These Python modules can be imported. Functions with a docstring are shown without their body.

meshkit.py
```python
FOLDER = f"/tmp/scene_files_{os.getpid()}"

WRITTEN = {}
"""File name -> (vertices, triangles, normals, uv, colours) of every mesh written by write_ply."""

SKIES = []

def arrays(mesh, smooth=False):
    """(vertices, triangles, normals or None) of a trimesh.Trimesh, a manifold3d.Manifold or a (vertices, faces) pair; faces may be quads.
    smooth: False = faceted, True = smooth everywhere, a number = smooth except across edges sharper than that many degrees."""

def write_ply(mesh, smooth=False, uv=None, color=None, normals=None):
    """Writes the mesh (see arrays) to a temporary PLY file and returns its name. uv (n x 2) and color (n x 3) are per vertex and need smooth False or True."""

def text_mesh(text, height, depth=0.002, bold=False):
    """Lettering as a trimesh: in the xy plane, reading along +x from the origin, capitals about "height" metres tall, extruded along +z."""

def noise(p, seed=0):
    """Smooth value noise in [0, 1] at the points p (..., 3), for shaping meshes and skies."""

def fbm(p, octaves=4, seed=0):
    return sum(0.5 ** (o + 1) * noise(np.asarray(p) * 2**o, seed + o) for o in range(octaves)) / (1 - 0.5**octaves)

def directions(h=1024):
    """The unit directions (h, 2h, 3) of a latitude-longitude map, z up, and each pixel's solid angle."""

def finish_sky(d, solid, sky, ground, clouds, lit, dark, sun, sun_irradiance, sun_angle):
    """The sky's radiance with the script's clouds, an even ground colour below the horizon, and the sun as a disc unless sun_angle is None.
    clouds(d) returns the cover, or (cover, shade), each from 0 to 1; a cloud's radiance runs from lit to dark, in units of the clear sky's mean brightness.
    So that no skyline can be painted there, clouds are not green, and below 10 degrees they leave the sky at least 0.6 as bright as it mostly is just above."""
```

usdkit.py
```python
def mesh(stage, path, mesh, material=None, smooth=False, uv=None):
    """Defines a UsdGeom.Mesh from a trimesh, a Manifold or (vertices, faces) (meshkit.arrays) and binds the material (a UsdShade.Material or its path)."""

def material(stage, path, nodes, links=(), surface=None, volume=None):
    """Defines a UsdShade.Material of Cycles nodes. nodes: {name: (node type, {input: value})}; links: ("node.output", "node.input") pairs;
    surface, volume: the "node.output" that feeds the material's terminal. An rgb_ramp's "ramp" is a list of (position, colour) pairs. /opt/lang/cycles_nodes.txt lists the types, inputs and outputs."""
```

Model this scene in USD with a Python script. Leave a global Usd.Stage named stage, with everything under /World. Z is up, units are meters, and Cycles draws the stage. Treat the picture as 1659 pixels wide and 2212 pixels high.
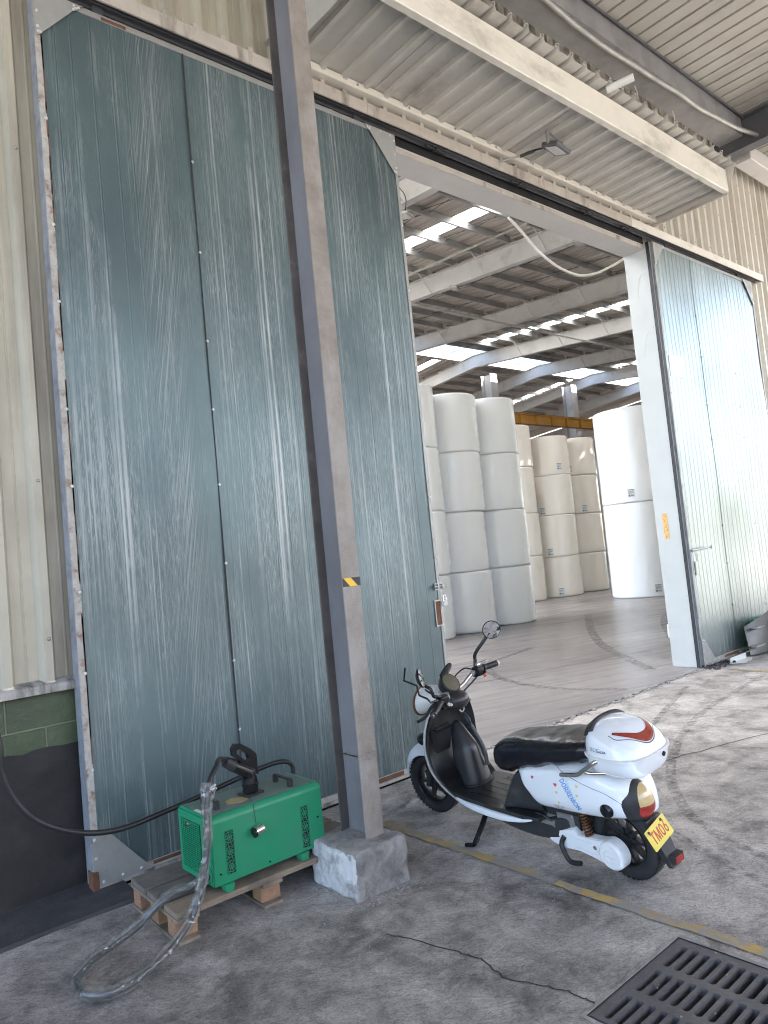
import math, random
import numpy as np, trimesh, manifold3d as m3
from shapely.geometry import Polygon, LineString, Point, box as sbox
from shapely import affinity
from shapely.ops import unary_union
import usdkit, meshkit
from pxr import Usd, UsdGeom, UsdLux, UsdShade, Gf, Sdf

random.seed(7)
RNG = np.random.default_rng(7)
stage = Usd.Stage.CreateInMemory()
UsdGeom.SetStageUpAxis(stage, UsdGeom.Tokens.z)
UsdGeom.SetStageMetersPerUnit(stage, 1.0)
world = UsdGeom.Xform.Define(stage, '/World')
stage.SetDefaultPrim(world.GetPrim())
UsdGeom.Scope.Define(stage, '/World/Looks')

# ------------------------------------------------------------------ camera, sky, sun, exposure
EXPOSURE = 2.92
SKY_STRENGTH = 0.115
SUN_INTENSITY = 1.25
SUN_EL, SUN_AZ = math.radians(50), math.radians(148)      # azimuth from +y towards +x

yaw, pitch, roll = np.radians([40.8, 3.56, -5.565])
fw = np.array([math.sin(yaw)*math.cos(pitch), math.cos(yaw)*math.cos(pitch), math.sin(pitch)])
r0 = np.cross(fw, [0, 0, 1]); r0 /= np.linalg.norm(r0); u0 = np.cross(r0, fw)
rt = math.cos(roll)*r0 + math.sin(roll)*u0
up = -math.sin(roll)*r0 + math.cos(roll)*u0
cam = UsdGeom.Camera.Define(stage, '/World/camera')
mtx = np.eye(4); mtx[0, :3], mtx[1, :3], mtx[2, :3], mtx[3, :3] = rt, up, -fw, [0, 0, 1.5]
cam.AddTransformOp().Set(Gf.Matrix4d(mtx.tolist()))
cam.CreateHorizontalApertureAttr(36.0); cam.CreateVerticalApertureAttr(48.0)
cam.CreateFocalLengthAttr(1557/1659*36.0)
cam.CreateClippingRangeAttr(Gf.Vec2f(0.05, 500))
cam.CreateExposureAttr(EXPOSURE)

sky = UsdLux.DomeLight.Define(stage, '/World/sky')
sky_m = usdkit.material(stage, '/World/Looks/sky_look', {
    's': ('sky_texture', {'sky_type': 'single_scattering', 'sun_disc': False, 'sun_elevation': SUN_EL, 'sun_rotation': SUN_AZ, 'air_density': 1.0, 'aerosol_density': 2.2}),
    'b': ('background_shader', {'strength': SKY_STRENGTH})}, [('s.color', 'b.color')], surface='b.background')
UsdShade.MaterialBindingAPI.Apply(sky.GetPrim()).Bind(sky_m)
sky.GetPrim().SetCustomDataByKey('kind', 'structure')
sun = UsdLux.DistantLight.Define(stage, '/World/sun')
sun.CreateIntensityAttr(SUN_INTENSITY); sun.CreateAngleAttr(0.53); sun.CreateNormalizeAttr(True); sun.CreateColorAttr(Gf.Vec3f(1, .96, .90))
d = np.array([math.cos(SUN_EL)*math.sin(SUN_AZ), math.cos(SUN_EL)*math.cos(SUN_AZ), math.sin(SUN_EL)])
zx = d; xx = np.cross([0, 0, 1], zx); xx /= np.linalg.norm(xx); yx = np.cross(zx, xx)
sm = np.eye(4); sm[0, :3], sm[1, :3], sm[2, :3] = xx, yx, zx
sun.AddTransformOp().Set(Gf.Matrix4d(sm.tolist()))

# ------------------------------------------------------------------ helpers
_names = {}
def numbered(parent, name):
    k = f'{parent}/{name}'
    n = _names.get(k, -1) + 1
    _names[k] = n
    return k if n == 0 else f'{k}_{n:03d}'

def tag(prim, label=None, cat=None, group=None, kind=None):
    for k, v in (('label', label), ('category', cat), ('group', group), ('kind', kind)):
        if v: prim.SetCustomDataByKey(k, v)
    return prim

def obj(name, mesh, mat, parent=None, smooth=False, **kw):
    if isinstance(mesh, list): mesh = cat(mesh)
    path = numbered(str(parent.GetPath()) if parent else '/World', name)
    p = usdkit.mesh(stage, path, mesh, mat, smooth=smooth).GetPrim()
    return tag(p, **kw)

def thing(name, loc=(0, 0, 0), rz=0, matrix=None, parent=None, **kw):
    x = UsdGeom.Xform.Define(stage, numbered(str(parent.GetPath()) if parent else '/World', name))
    if matrix is not None: x.AddTransformOp().Set(Gf.Matrix4d(np.asarray(matrix, float).T.tolist()))
    else:
        if any(loc): x.AddTranslateOp().Set(Gf.Vec3d(*map(float, loc)))
        if rz: x.AddRotateZOp().Set(float(rz))
    return tag(x.GetPrim(), **kw)

def dup(root, name, loc, rz=0, **kw):
    x = UsdGeom.Xform.Define(stage, numbered('/World', name))
    x.AddTranslateOp().Set(Gf.Vec3d(*map(float, loc)))
    if rz: x.AddRotateZOp().Set(float(rz))
    p = x.GetPrim(); p.GetReferences().AddInternalReference(root.GetPath()); p.SetInstanceable(True)
    return tag(p, **kw)

def tm(m):
    if hasattr(m, 'to_mesh'):
        q = m.to_mesh(); return trimesh.Trimesh(q.vert_properties[:, :3], q.tri_verts, process=False)
    if isinstance(m, tuple): return trimesh.Trimesh(m[0], m[1], process=False)
    return m
def cat(ms): return trimesh.util.concatenate([tm(m) for m in ms])
def mv(m, t=(0, 0, 0), rx=0, ry=0, rz=0, s=None):
    m = tm(m).copy()
    if s is not None: m.apply_scale(s)
    for a, ax in ((rx, [1, 0, 0]), (ry, [0, 1, 0]), (rz, [0, 0, 1])):
        if a: m.apply_transform(trimesh.transformations.rotation_matrix(math.radians(a), ax))
    m.apply_translation(t); return m
def bx(x0, x1, y0, y1, z0, z1):
    return trimesh.creation.box(bounds=[[min(x0, x1), min(y0, y1), min(z0, z1)], [max(x0, x1), max(y0, y1), max(z0, z1)]])
def cbx(x0, x1, y0, y1, z0, z1, c=.004):
    """box with chamfered edges"""
    c = min(c, (x1-x0)/2.2, (y1-y0)/2.2, (z1-z0)/2.2)
    pts = []
    for X, a in ((x0, 1), (x1, -1)):
        for Y, b in ((y0, 1), (y1, -1)):
            for Z, e in ((z0, 1), (z1, -1)):
                pts += [(X+a*c, Y+b*c, Z), (X+a*c, Y, Z+e*c), (X, Y+b*c, Z+e*c)]
    return tm(m3.Manifold.hull_points(np.array(pts, float)))
def rbx(x0, x1, y0, y1, z0, z1, r=.02, n=16):
    pts = []
    sp = trimesh.creation.icosphere(2 if n > 12 else 1, r).vertices
    for X in (x0+r, x1-r):
        for Y in (y0+r, y1-r):
            for Z in (z0+r, z1-r): pts.append(sp+[X, Y, Z])
    return tm(m3.Manifold.hull_points(np.vstack(pts)))
def hull(pts): return tm(m3.Manifold.hull_points(np.asarray(pts, float)))
def smoothpath(p, n=8):
    p = np.asarray(p, float)
    q = np.vstack([2*p[0]-p[1], p, 2*p[-1]-p[-2]]); out = []
    for i in range(1, len(q)-2):
        a, b, c, e = q[i-1], q[i], q[i+1], q[i+2]
        for t in np.linspace(0, 1, n, endpoint=False):
            out.append(.5*((2*b)+(c-a)*t+(2*a-5*b+4*c-e)*t*t+(3*b-a-3*c+e)*t**3))
    out.append(q[-2]); return np.array(out)
def tube(path, r, n=10, cap=True, jitter=None):
    p = np.asarray(path, float); k = len(p)
    r = np.full(k, r, float) if np.ndim(r) == 0 else np.asarray(r, float)
    t = np.gradient(p, axis=0); t /= np.maximum(np.linalg.norm(t, axis=1, keepdims=True), 1e-9)
    ref = np.array([0, 0, 1.]) if abs(t[0, 2]) < .9 else np.array([1., 0, 0])
    u = np.cross(t[0], ref); u /= np.linalg.norm(u); V = []
    for i in range(k):
        u = u-t[i]*(u@t[i]); u /= np.linalg.norm(u); w = np.cross(t[i], u)
        a = np.linspace(0, 2*np.pi, n, endpoint=False)
        rr = r[i]*(1 if jitter is None else jitter(i, a))
        V.append(p[i]+(np.cos(a)*rr)[:, None]*u+(np.sin(a)*rr)[:, None]*w)
    return ringmesh(V, cap)
def ringmesh(rings, cap=True, closed=True):
    k, n = len(rings), len(rings[0]); V = np.vstack(rings); F = []
    m = n if closed else n-1
    for i in range(k-1):
        for j in range(m):
            a, b = i*n+j, i*n+(j+1) % n
            F += [(a, b, b+n), (a, b+n, a+n)]
    if cap and closed:
        for base, c, flip in ((0, len(V), True), ((k-1)*n, len(V)+1, False)):
            for j in range(n):
                a, b = base+j, base+(j+1) % n
                F.append((b, a, c) if flip else (a, b, c))
        V = np.vstack([V, rings[0].mean(0), rings[-1].mean(0)])
    me = trimesh.Trimesh(V, F, process=False)
    if cap and closed and me.volume < 0: me.invert()
    return me
def lathe(prof, n=32, axis='z'):
    """prof: (r, h) pairs; solid of revolution, closed if the profile touches r=0 or is a loop"""
    a = np.linspace(0, 2*np.pi, n, endpoint=False)
    rings = [np.c_[np.cos(a)*r, np.sin(a)*r, np.full(n, h)] for r, h in prof]
    m = ringmesh(rings, cap=False)
    if axis == 'y': m = mv(m, rx=90)
    if axis == 'x': m = mv(m, ry=90)
    return m
def cyl(a, b, r, n=16, r2=None):
    a, b = np.asarray(a, float), np.asarray(b, float)
    return tube([a, a+(b-a)*.001, b-(b-a)*.001, b], [r, r, r if r2 is None else r2, r if r2 is None else r2], n)
def extr(poly, axis, a, b):
    """shapely polygon in the plane normal to axis, from a to b. plane axes: x:(y,z) y:(x,z) z:(x,y)"""
    if not isinstance(poly, Polygon) and not hasattr(poly, 'geoms'): poly = Polygon(poly)
    out = []
    for g in getattr(poly, 'geoms', [poly]):
        if g.geom_type != 'Polygon' or g.area < 1e-9: continue
        m = trimesh.creation.extrude_polygon(g, b-a, engine='earcut')
        v = m.vertices.copy(); v[:, 2] += a
        if axis == 'z': w = v
        elif axis == 'y': w = np.c_[v[:, 0], v[:, 2], v[:, 1]]
        else: w = np.c_[v[:, 2], v[:, 0], v[:, 1]]
        q = trimesh.Trimesh(w, m.faces, process=False)
        if q.volume < 0: q.invert()
        out.append(q)
    return cat(out)
def corr(u0, u1, pitch=.19, rw=.062, tw=.03, h=.03, start=0., minor=True):
    """trapezoid profile: list of (u, d) from u0 to u1, d from 0 (pan) to h (rib)"""
    pts = [(u0, 0)]
    k = math.ceil((u0-start-pitch/2)/pitch)-1
    while True:
        c = start+k*pitch; k += 1
        if c-rw/2 > u1: break
        seq = [(c-rw/2, 0), (c-tw/2, h), (c+tw/2, h), (c+rw/2, 0)]
        if minor:
            mcn = c+pitch/2
            seq += [(mcn-.008, 0), (mcn-.003, .0035), (mcn+.003, .0035), (mcn+.008, 0)]
        pts += [q for q in seq if u0+1e-4 < q[0] < u1-1e-4]
        if c > u1+pitch: break
    pts.append((u1, 0)); return pts
def sheet(prof, f, v0, v1):
    """f(u, d, v) -> point"""
    a = np.array([f(u, d, v0) for u, d in prof]); b = np.array([f(u, d, v1) for u, d in prof])
    n = len(prof); V = np.vstack([a, b]); F = []
    for i in range(n-1): F += [(i, i+1, n+i+1), (i, n+i+1, n+i)]
    return trimesh.Trimesh(V, F, process=False)
def plane_strip(pts, w, z, n=None):
    """flat strip on the ground along pts"""
    ls = LineString(pts).buffer(w/2, cap_style=2)
    v, f = trimesh.creation.triangulate_polygon(ls, engine='earcut')
    return trimesh.Trimesh(np.c_[v, np.full(len(v), z)], f, process=False)

# ------------------------------------------------------------------ materials
MATS = {}
def material(name, nodes, links, surface):
    m = usdkit.material(stage, '/World/Looks/'+name, nodes, links, surface=surface); MATS[name] = m; return m
def paint(name, c1, c2=None, scale=6., rough=.5, metallic=0., stretch=(1, 1, 1), bump=.0, bscale=60., dirt=None, dscale=1.2, dlo=.5, dhi=.75, dstretch=(1, 1, 1), spec=.5, coat=0., rvar=.12, detail=6, bstretch=(1, 1, 1), bdist=.01, sub=0.):
    """noise between two colours; a second, larger dirt layer; fine bump"""
    c2 = c2 or tuple(x*.8 for x in c1)
    N = {'g': ('geometry', {}),
         'm': ('mapping', {'scale': stretch}), 'n': ('noise_texture', {'scale': scale, 'detail': detail, 'roughness': .62}),
         'r': ('rgb_ramp', {'ramp': [(.3, c1), (.7, c2)]}),
         'p': ('principled_bsdf', {'metallic': metallic, 'roughness': rough, 'specular_ior_level': spec, 'coat_weight': coat}),
         'rr': ('map_range', {'from_min': .3, 'from_max': .7, 'to_min': max(.03, rough-rvar), 'to_max': min(1, rough+rvar)})}
    L = [('g.position', 'm.vector'), ('m.vector', 'n.vector'), ('n.fac', 'r.fac'), ('n.fac', 'rr.value'), ('rr.result', 'p.roughness')]
    col = 'r.color'
    if dirt:
        N['dm'] = ('mapping', {'scale': dstretch}); N['dn'] = ('noise_texture', {'scale': dscale, 'detail': 8, 'roughness': .68})
        N['dr'] = ('map_range', {'from_min': dlo, 'from_max': dhi, 'clamp': True}); N['dx'] = ('mix_color', {'b': dirt})
        L += [('g.position', 'dm.vector'), ('dm.vector', 'dn.vector'), ('dn.fac', 'dr.value'), ('dr.result', 'dx.fac'), (col, 'dx.a')]
        col = 'dx.result'
    L.append((col, 'p.base_color'))
    if bump:
        N['bm'] = ('mapping', {'scale': bstretch}); N['bn'] = ('noise_texture', {'scale': bscale, 'detail': 5, 'roughness': .6}); N['b'] = ('bump', {'strength': bump, 'distance': bdist})
        L += [('g.position', 'bm.vector'), ('bm.vector', 'bn.vector'), ('bn.fac', 'b.height'), ('b.normal', 'p.normal')]
    return material(name, N, L, 'p.BSDF')
# special materials
def vmul(N, L, src, key, scale, ntype='noise_texture', nargs=None):
    N[key+'m'] = ('mapping', {'scale': scale}); N[key] = (ntype, nargs or {'scale': 1., 'detail': 6, 'roughness': .6})
    L += [(src, key+'m.vector'), (key+'m.vector', key+'.vector')]

def door_metal(name, base, light, amount, band=True, metal=.55, r0=.30):
    """zinc-coated painted sheet, weathered in fine vertical streaks, embossed"""
    N = {'g': ('geometry', {}), 'p': ('principled_bsdf', {'metallic': metal, 'specular_ior_level': .55}),
         'sx': ('separate_xyz', {})}
    L = [('g.position', 'sx.vector')]
    vmul(N, L, 'g.position', 'st', (85, 1, .13)); vmul(N, L, 'g.position', 'st2', (19, 1, .10)); vmul(N, L, 'g.position', 'pa', (3.0, 1, .8), nargs={'scale': 1., 'detail': 8, 'roughness': .65})
    vmul(N, L, 'g.position', 'fi', (230, 1, 14), nargs={'scale': 1., 'detail': 4, 'roughness': .7})
    N['a'] = ('map_range', {'from_min': .49, 'from_max': .64, 'clamp': True}); L.append(('st.fac', 'a.value'))
    N['b'] = ('map_range', {'from_min': .42, 'from_max': .68, 'clamp': True}); L.append(('pa.fac', 'b.value'))
    N['c'] = ('map_range', {'from_min': .35, 'from_max': .65, 'clamp': True}); L.append(('st2.fac', 'c.value'))
    N['f'] = ('map_range', {'from_min': .48, 'from_max': .66, 'clamp': True}); L.append(('fi.fac', 'f.value'))
    for k, (p, q) in {'ab': ('a.result', 'b.result'), 'abc': ('ab.value', 'c.result'), 'fb': ('f.result', 'b.result')}.items():
        N[k] = ('math', {'math_type': 'multiply'}); L += [(p, k+'.value1'), (q, k+'.value2')]
    N['fb2'] = ('math', {'math_type': 'multiply', 'value2': .45}); L.append(('fb.value', 'fb2.value1'))
    N['mx'] = ('math', {'math_type': 'maximum'}); L += [('abc.value', 'mx.value1'), ('fb2.value', 'mx.value2')]
    last = 'mx.value'
    if band:      # rubbed band where something has scraped down the sheet: slanting scratches
        N['rot'] = ('vector_rotate', {'rotate_type': 'y_axis', 'angle': math.radians(-9)}); L.append(('g.position', 'rot.vector'))
        vmul(N, L, 'rot.vector', 'dg', (150, 1, 1.6), nargs={'scale': 1., 'detail': 5, 'roughness': .65})
        N['d'] = ('map_range', {'from_min': .48, 'from_max': .68, 'clamp': True}); L.append(('dg.fac', 'd.value'))
        N['bx'] = ('noise_texture', {'dimensions': '1D', 'scale': .9, 'detail': 3}); L.append(('sx.z', 'bx.w'))
        N['bo'] = ('math', {'math_type': 'multiply_add', 'value2': .34, 'value3': 1.60}); L.append(('bx.fac', 'bo.value1'))
        N['bd'] = ('math', {'math_type': 'subtract'}); L += [('sx.x', 'bd.value1'), ('bo.value', 'bd.value2')]
        N['bb'] = ('math', {'math_type': 'absolute'}); L.append(('bd.value', 'bb.value1'))
        N['bm'] = ('map_range', {'from_min': .15, 'from_max': .02, 'to_max': .42, 'clamp': True}); L.append(('bb.value', 'bm.value'))
        N['dm'] = ('math', {'math_type': 'multiply'}); L += [('d.result', 'dm.value1'), ('bm.result', 'dm.value2')]
        N['m2'] = ('math', {'math_type': 'maximum'}); L += [(last, 'm2.value1'), ('dm.value', 'm2.value2')]
        last = 'm2.value'
    N['am'] = ('math', {'math_type': 'multiply', 'value2': amount}); L.append((last, 'am.value1'))
    N['v'] = ('noise_texture', {'scale': .8, 'detail': 5}); L.append(('g.position', 'v.vector'))
    N['vr'] = ('rgb_ramp', {'ramp': [(.3, tuple(x*.72 for x in base)), (.7, tuple(min(1, x*1.25) for x in base))]}); L.append(('v.fac', 'vr.fac'))
    N['mc'] = ('mix_color', {'b': light}); L += [('am.value', 'mc.fac'), ('vr.color', 'mc.a'), ('mc.result', 'p.base_color')]
    N['ro'] = ('map_range', {'to_min': r0, 'to_max': .55}); L += [('am.value', 'ro.value'), ('ro.result', 'p.roughness')]
    # relief: embossed grain, long shallow waves of the sheet
    vmul(N, L, 'g.position', 'em', (150, 1, 260), nargs={'scale': 1., 'detail': 3, 'roughness': .6})
    vmul(N, L, 'g.position', 'wv', (2.6, 1, .5), nargs={'scale': 1., 'detail': 2, 'roughness': .5})
    N['b1'] = ('bump', {'strength': .34, 'distance': .004}); N['b2'] = ('bump', {'strength': .55, 'distance': .02}); N['b3'] = ('bump', {'strength': .25, 'distance': .003})
    L += [('wv.fac', 'b2.height'), ('em.fac', 'b1.height'), ('b2.normal', 'b1.normal'), ('am.value', 'b3.height'), ('b1.normal', 'b3.normal'), ('b3.normal', 'p.normal')]
    return material(name, N, L, 'p.BSDF')

door_metal('zinc_teal_sheet', (.098, .138, .144), (.54, .56, .55), 1.0, metal=.42, r0=.32)
door_metal('zinc_glare_sheet', (.25, .295, .295), (.48, .52, .51), .7, band=False, metal=.75, r0=.27)  # same sheet as the left door; its bright reflection is painted in as paler colour

def concrete(name, c, rough, marks):
    N = {'g': ('geometry', {}), 'p': ('principled_bsdf', {'specular_ior_level': .35})}; L = []
    vmul(N, L, 'g.position', 'big', (.55, .55, .55), nargs={'scale': 1., 'detail': 7, 'roughness': .6, 'distortion': .6})
    vmul(N, L, 'g.position', 'mid', (3.4, 3.4, 1), nargs={'scale': 1., 'detail': 11, 'roughness': .74, 'distortion': .4})
    N['rot'] = ('vector_rotate', {'rotate_type': 'z_axis', 'angle': math.radians(35)}); L.append(('g.position', 'rot.vector'))
    vmul(N, L, 'rot.vector', 'br', (13, 42, 1), nargs={'scale': 1., 'detail': 7, 'roughness': .78, 'distortion': 2.6})
    vmul(N, L, 'g.position', 'gr', (110, 110, 1), nargs={'scale': 1., 'detail': 3, 'roughness': .7})
    N['c1'] = ('rgb_ramp', {'ramp': [(.36, tuple(x*.46 for x in c)), (.5, c), (.64, tuple(min(1, x*1.4) for x in c))]}); L.append(('mid.fac', 'c1.fac'))
    N['bmap'] = ('map_range', {'from_min': .47, 'from_max': .64, 'clamp': True}); L.append(('big.fac', 'bmap.value'))
    N['bs'] = ('math', {'math_type': 'multiply', 'value2': marks}); L.append(('bmap.result', 'bs.value1'))
    # oily stains and broad darker patches mostly at the left, broken up by noise
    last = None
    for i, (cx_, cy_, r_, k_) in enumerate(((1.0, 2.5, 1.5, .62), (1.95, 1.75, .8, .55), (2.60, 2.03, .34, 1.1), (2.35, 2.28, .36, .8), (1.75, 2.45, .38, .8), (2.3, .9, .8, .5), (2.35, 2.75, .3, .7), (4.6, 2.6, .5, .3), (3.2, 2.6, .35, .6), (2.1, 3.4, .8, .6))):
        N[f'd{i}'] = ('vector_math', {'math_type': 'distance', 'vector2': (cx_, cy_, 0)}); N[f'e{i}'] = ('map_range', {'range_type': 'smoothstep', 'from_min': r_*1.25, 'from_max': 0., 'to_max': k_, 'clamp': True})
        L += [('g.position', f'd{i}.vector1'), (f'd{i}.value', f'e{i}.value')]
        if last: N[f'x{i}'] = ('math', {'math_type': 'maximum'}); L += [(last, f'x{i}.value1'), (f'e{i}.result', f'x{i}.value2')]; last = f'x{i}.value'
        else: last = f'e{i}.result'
    vmul(N, L, 'g.position', 'blot', (5.5, 5.5, 1), nargs={'scale': 1., 'detail': 9, 'roughness': .7, 'distortion': .8})
    N['blotr'] = ('map_range', {'from_min': .36, 'from_max': .62, 'to_min': .12, 'clamp': True}); N['blotx'] = ('math', {'math_type': 'multiply'}); L += [('blot.fac', 'blotr.value'), ('blotr.result', 'blotx.value1'), (last, 'blotx.value2')]
    N['bsl'] = ('math', {'math_type': 'multiply', 'value2': .35}); N['bs2'] = ('math', {'math_type': 'maximum'}); L += [('bs.value', 'bsl.value1'), ('bsl.value', 'bs2.value1'), ('blotx.value', 'bs2.value2')]
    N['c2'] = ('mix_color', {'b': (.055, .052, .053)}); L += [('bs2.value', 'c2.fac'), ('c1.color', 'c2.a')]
    N['brr'] = ('rgb_ramp', {'ramp': [(.36, (.58, .57, .57)), (.5, (1, 1, 1)), (.66, (1.22, 1.21, 1.2))]}); L.append(('br.fac', 'brr.fac'))
    N['c3'] = ('mix_color', {'blend_type': 'multiply', 'fac': .9, 'use_clamp': False}); L += [('c2.result', 'c3.a'), ('brr.color', 'c3.b')]
    N['grr'] = ('rgb_ramp', {'ramp': [(.32, (.5, .5, .5)), (.46, (.95, .95, .95)), (.64, (1.16, 1.16, 1.16))]}); L.append(('gr.fac', 'grr.fac'))
    N['c4'] = ('mix_color', {'blend_type': 'multiply', 'fac': .8, 'use_clamp': False}); L += [('c3.result', 'c4.a'), ('grr.color', 'c4.b'), ('c4.result', 'p.base_color')]
    N['ro'] = ('map_range', {'from_min': .3, 'from_max': .7, 'to_min': rough-.12, 'to_max': min(1, rough+.15)}); L += [('mid.fac', 'ro.value'), ('ro.result', 'p.roughness')]
    N['b1'] = ('bump', {'strength': .55, 'distance': .006}); N['b2'] = ('bump', {'strength': .35, 'distance': .003}); N['b3'] = ('bump', {'strength': .35, 'distance': .02})
    L += [('mid.fac', 'b3.height'), ('br.fac', 'b1.height'), ('b3.normal', 'b1.normal'), ('gr.fac', 'b2.height'), ('b1.normal', 'b2.normal'), ('b2.normal', 'p.normal')]
    return material(name, N, L, 'p.BSDF')
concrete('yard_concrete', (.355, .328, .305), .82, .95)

def hall_floor(name):
    N = {'g': ('geometry', {}), 'p': ('principled_bsdf', {'specular_ior_level': .5})}; L = []
    vmul(N, L, 'g.position', 'mid', (.5, .5, 1), nargs={'scale': 1., 'detail': 8, 'roughness': .62, 'distortion': .8})
    N['rot'] = ('vector_rotate', {'rotate_type': 'z_axis', 'angle': math.radians(20)}); L.append(('g.position', 'rot.vector'))
    vmul(N, L, 'rot.vector', 'st', (.5, 5, 1), nargs={'scale': 1., 'detail': 7, 'roughness': .65, 'distortion': 1.6})
    N['c1'] = ('rgb_ramp', {'ramp': [(.3, (.115, .10, .10)), (.5, (.17, .153, .153)), (.7, (.225, .208, .205))]}); L.append(('mid.fac', 'c1.fac'))
    N['sr'] = ('rgb_ramp', {'ramp': [(.36, (.78, .77, .77)), (.5, (1, 1, 1)), (.66, (1.1, 1.1, 1.09))]}); L.append(('st.fac', 'sr.fac'))
    N['c2'] = ('mix_color', {'blend_type': 'multiply', 'fac': .5, 'use_clamp': False}); L += [('c1.color', 'c2.a'), ('sr.color', 'c2.b'), ('c2.result', 'p.base_color')]
    N['ro'] = ('map_range', {'from_min': .3, 'from_max': .7, 'to_min': .22, 'to_max': .42}); L += [('st.fac', 'ro.value'), ('ro.result', 'p.roughness')]
    N['b1'] = ('bump', {'strength': .12, 'distance': .01}); L += [('st.fac', 'b1.height'), ('b1.normal', 'p.normal')]
    return material(name, N, L, 'p.BSDF')
hall_floor('hall_concrete')

paint('cream_cladding', (.60, .57, .50), (.54, .51, .44), 3, .45, dirt=(.30, .27, .21), dscale=1., dlo=.52, dhi=.78, dstretch=(5, 5, .35), bump=.05, bscale=30)
paint('cream_cladding_grimy', (.42, .395, .315), (.36, .335, .265), 3, .5, dirt=(.17, .15, .12), dscale=1., dlo=.5, dhi=.78, dstretch=(4, 4, .3), bump=.06, bscale=30)
paint('cream_trim', (.66, .63, .55), (.59, .56, .485), 4, .45, dirt=(.26, .23, .18), dscale=1.6, dlo=.55, dhi=.8, dstretch=(1, 1, 2), bump=.05, bscale=25)
paint('grimy_trim', (.47, .43, .37), (.36, .33, .285), 5, .6, dirt=(.10, .085, .07), dscale=2.2, dlo=.52, dhi=.75, dstretch=(3, 1, .6), bump=.25, bscale=60)
paint('soffit_paint', (.49, .475, .43), (.43, .415, .375), 2.5, .5, dirt=(.20, .19, .16), dscale=1.2, dlo=.55, dhi=.8)
paint('porch_roof_sheet', (.41, .395, .355), (.35, .337, .30), 2.5, .5, dirt=(.2, .19, .165), dscale=1.5, dlo=.52, dhi=.8, dstretch=(2, .3, 1))
paint('grey_steel', (.235, .235, .235), (.17, .17, .172), 3, .5, dirt=(.09, .085, .08), dscale=2, dlo=.5, dhi=.78, bump=.1)
paint('dark_steel', (.085, .09, .10), (.06, .063, .07), 3, .5, dirt=(.12, .10, .085), dscale=3, dlo=.55, dhi=.8)
paint('column_paint', (.175, .172, .18), (.135, .133, .142), 3, .5, dirt=(.10, .095, .10), dscale=2.4, dlo=.5, dhi=.8, dstretch=(1, 1, .5), bump=.15, bscale=40)
paint('column_rusty', (.26, .23, .20), (.19, .163, .138), 10, .75, dirt=(.33, .31, .285), dscale=3.5, dlo=.48, dhi=.72, dstretch=(1, 1, .4), bump=.5, bscale=120)
paint('column_inner', (.105, .092, .085), (.06, .052, .05), 5, .7, dirt=(.2, .18, .17), dscale=6, dlo=.58, dhi=.8, bump=.3)
paint('plinth_concrete', (.34, .325, .31), (.20, .19, .175), 7, .9, dirt=(.075, .07, .068), dscale=4.5, dlo=.5, dhi=.7, bump=.9, bscale=22, bdist=.02, stretch=(1, 1, .5))
paint('whitewash', (.62, .62, .62), (.38, .375, .37), 9, .9, dirt=(.16, .15, .145), dscale=6, dlo=.52, dhi=.72, bump=.8, bscale=30, bdist=.015, stretch=(1, 1, .6))
paint('zinc_edge', (.36, .37, .40), (.25, .26, .29), 12, .45, metallic=.5, dirt=(.14, .13, .13), dscale=5, dlo=.52, dhi=.78, bump=.15)
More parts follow.
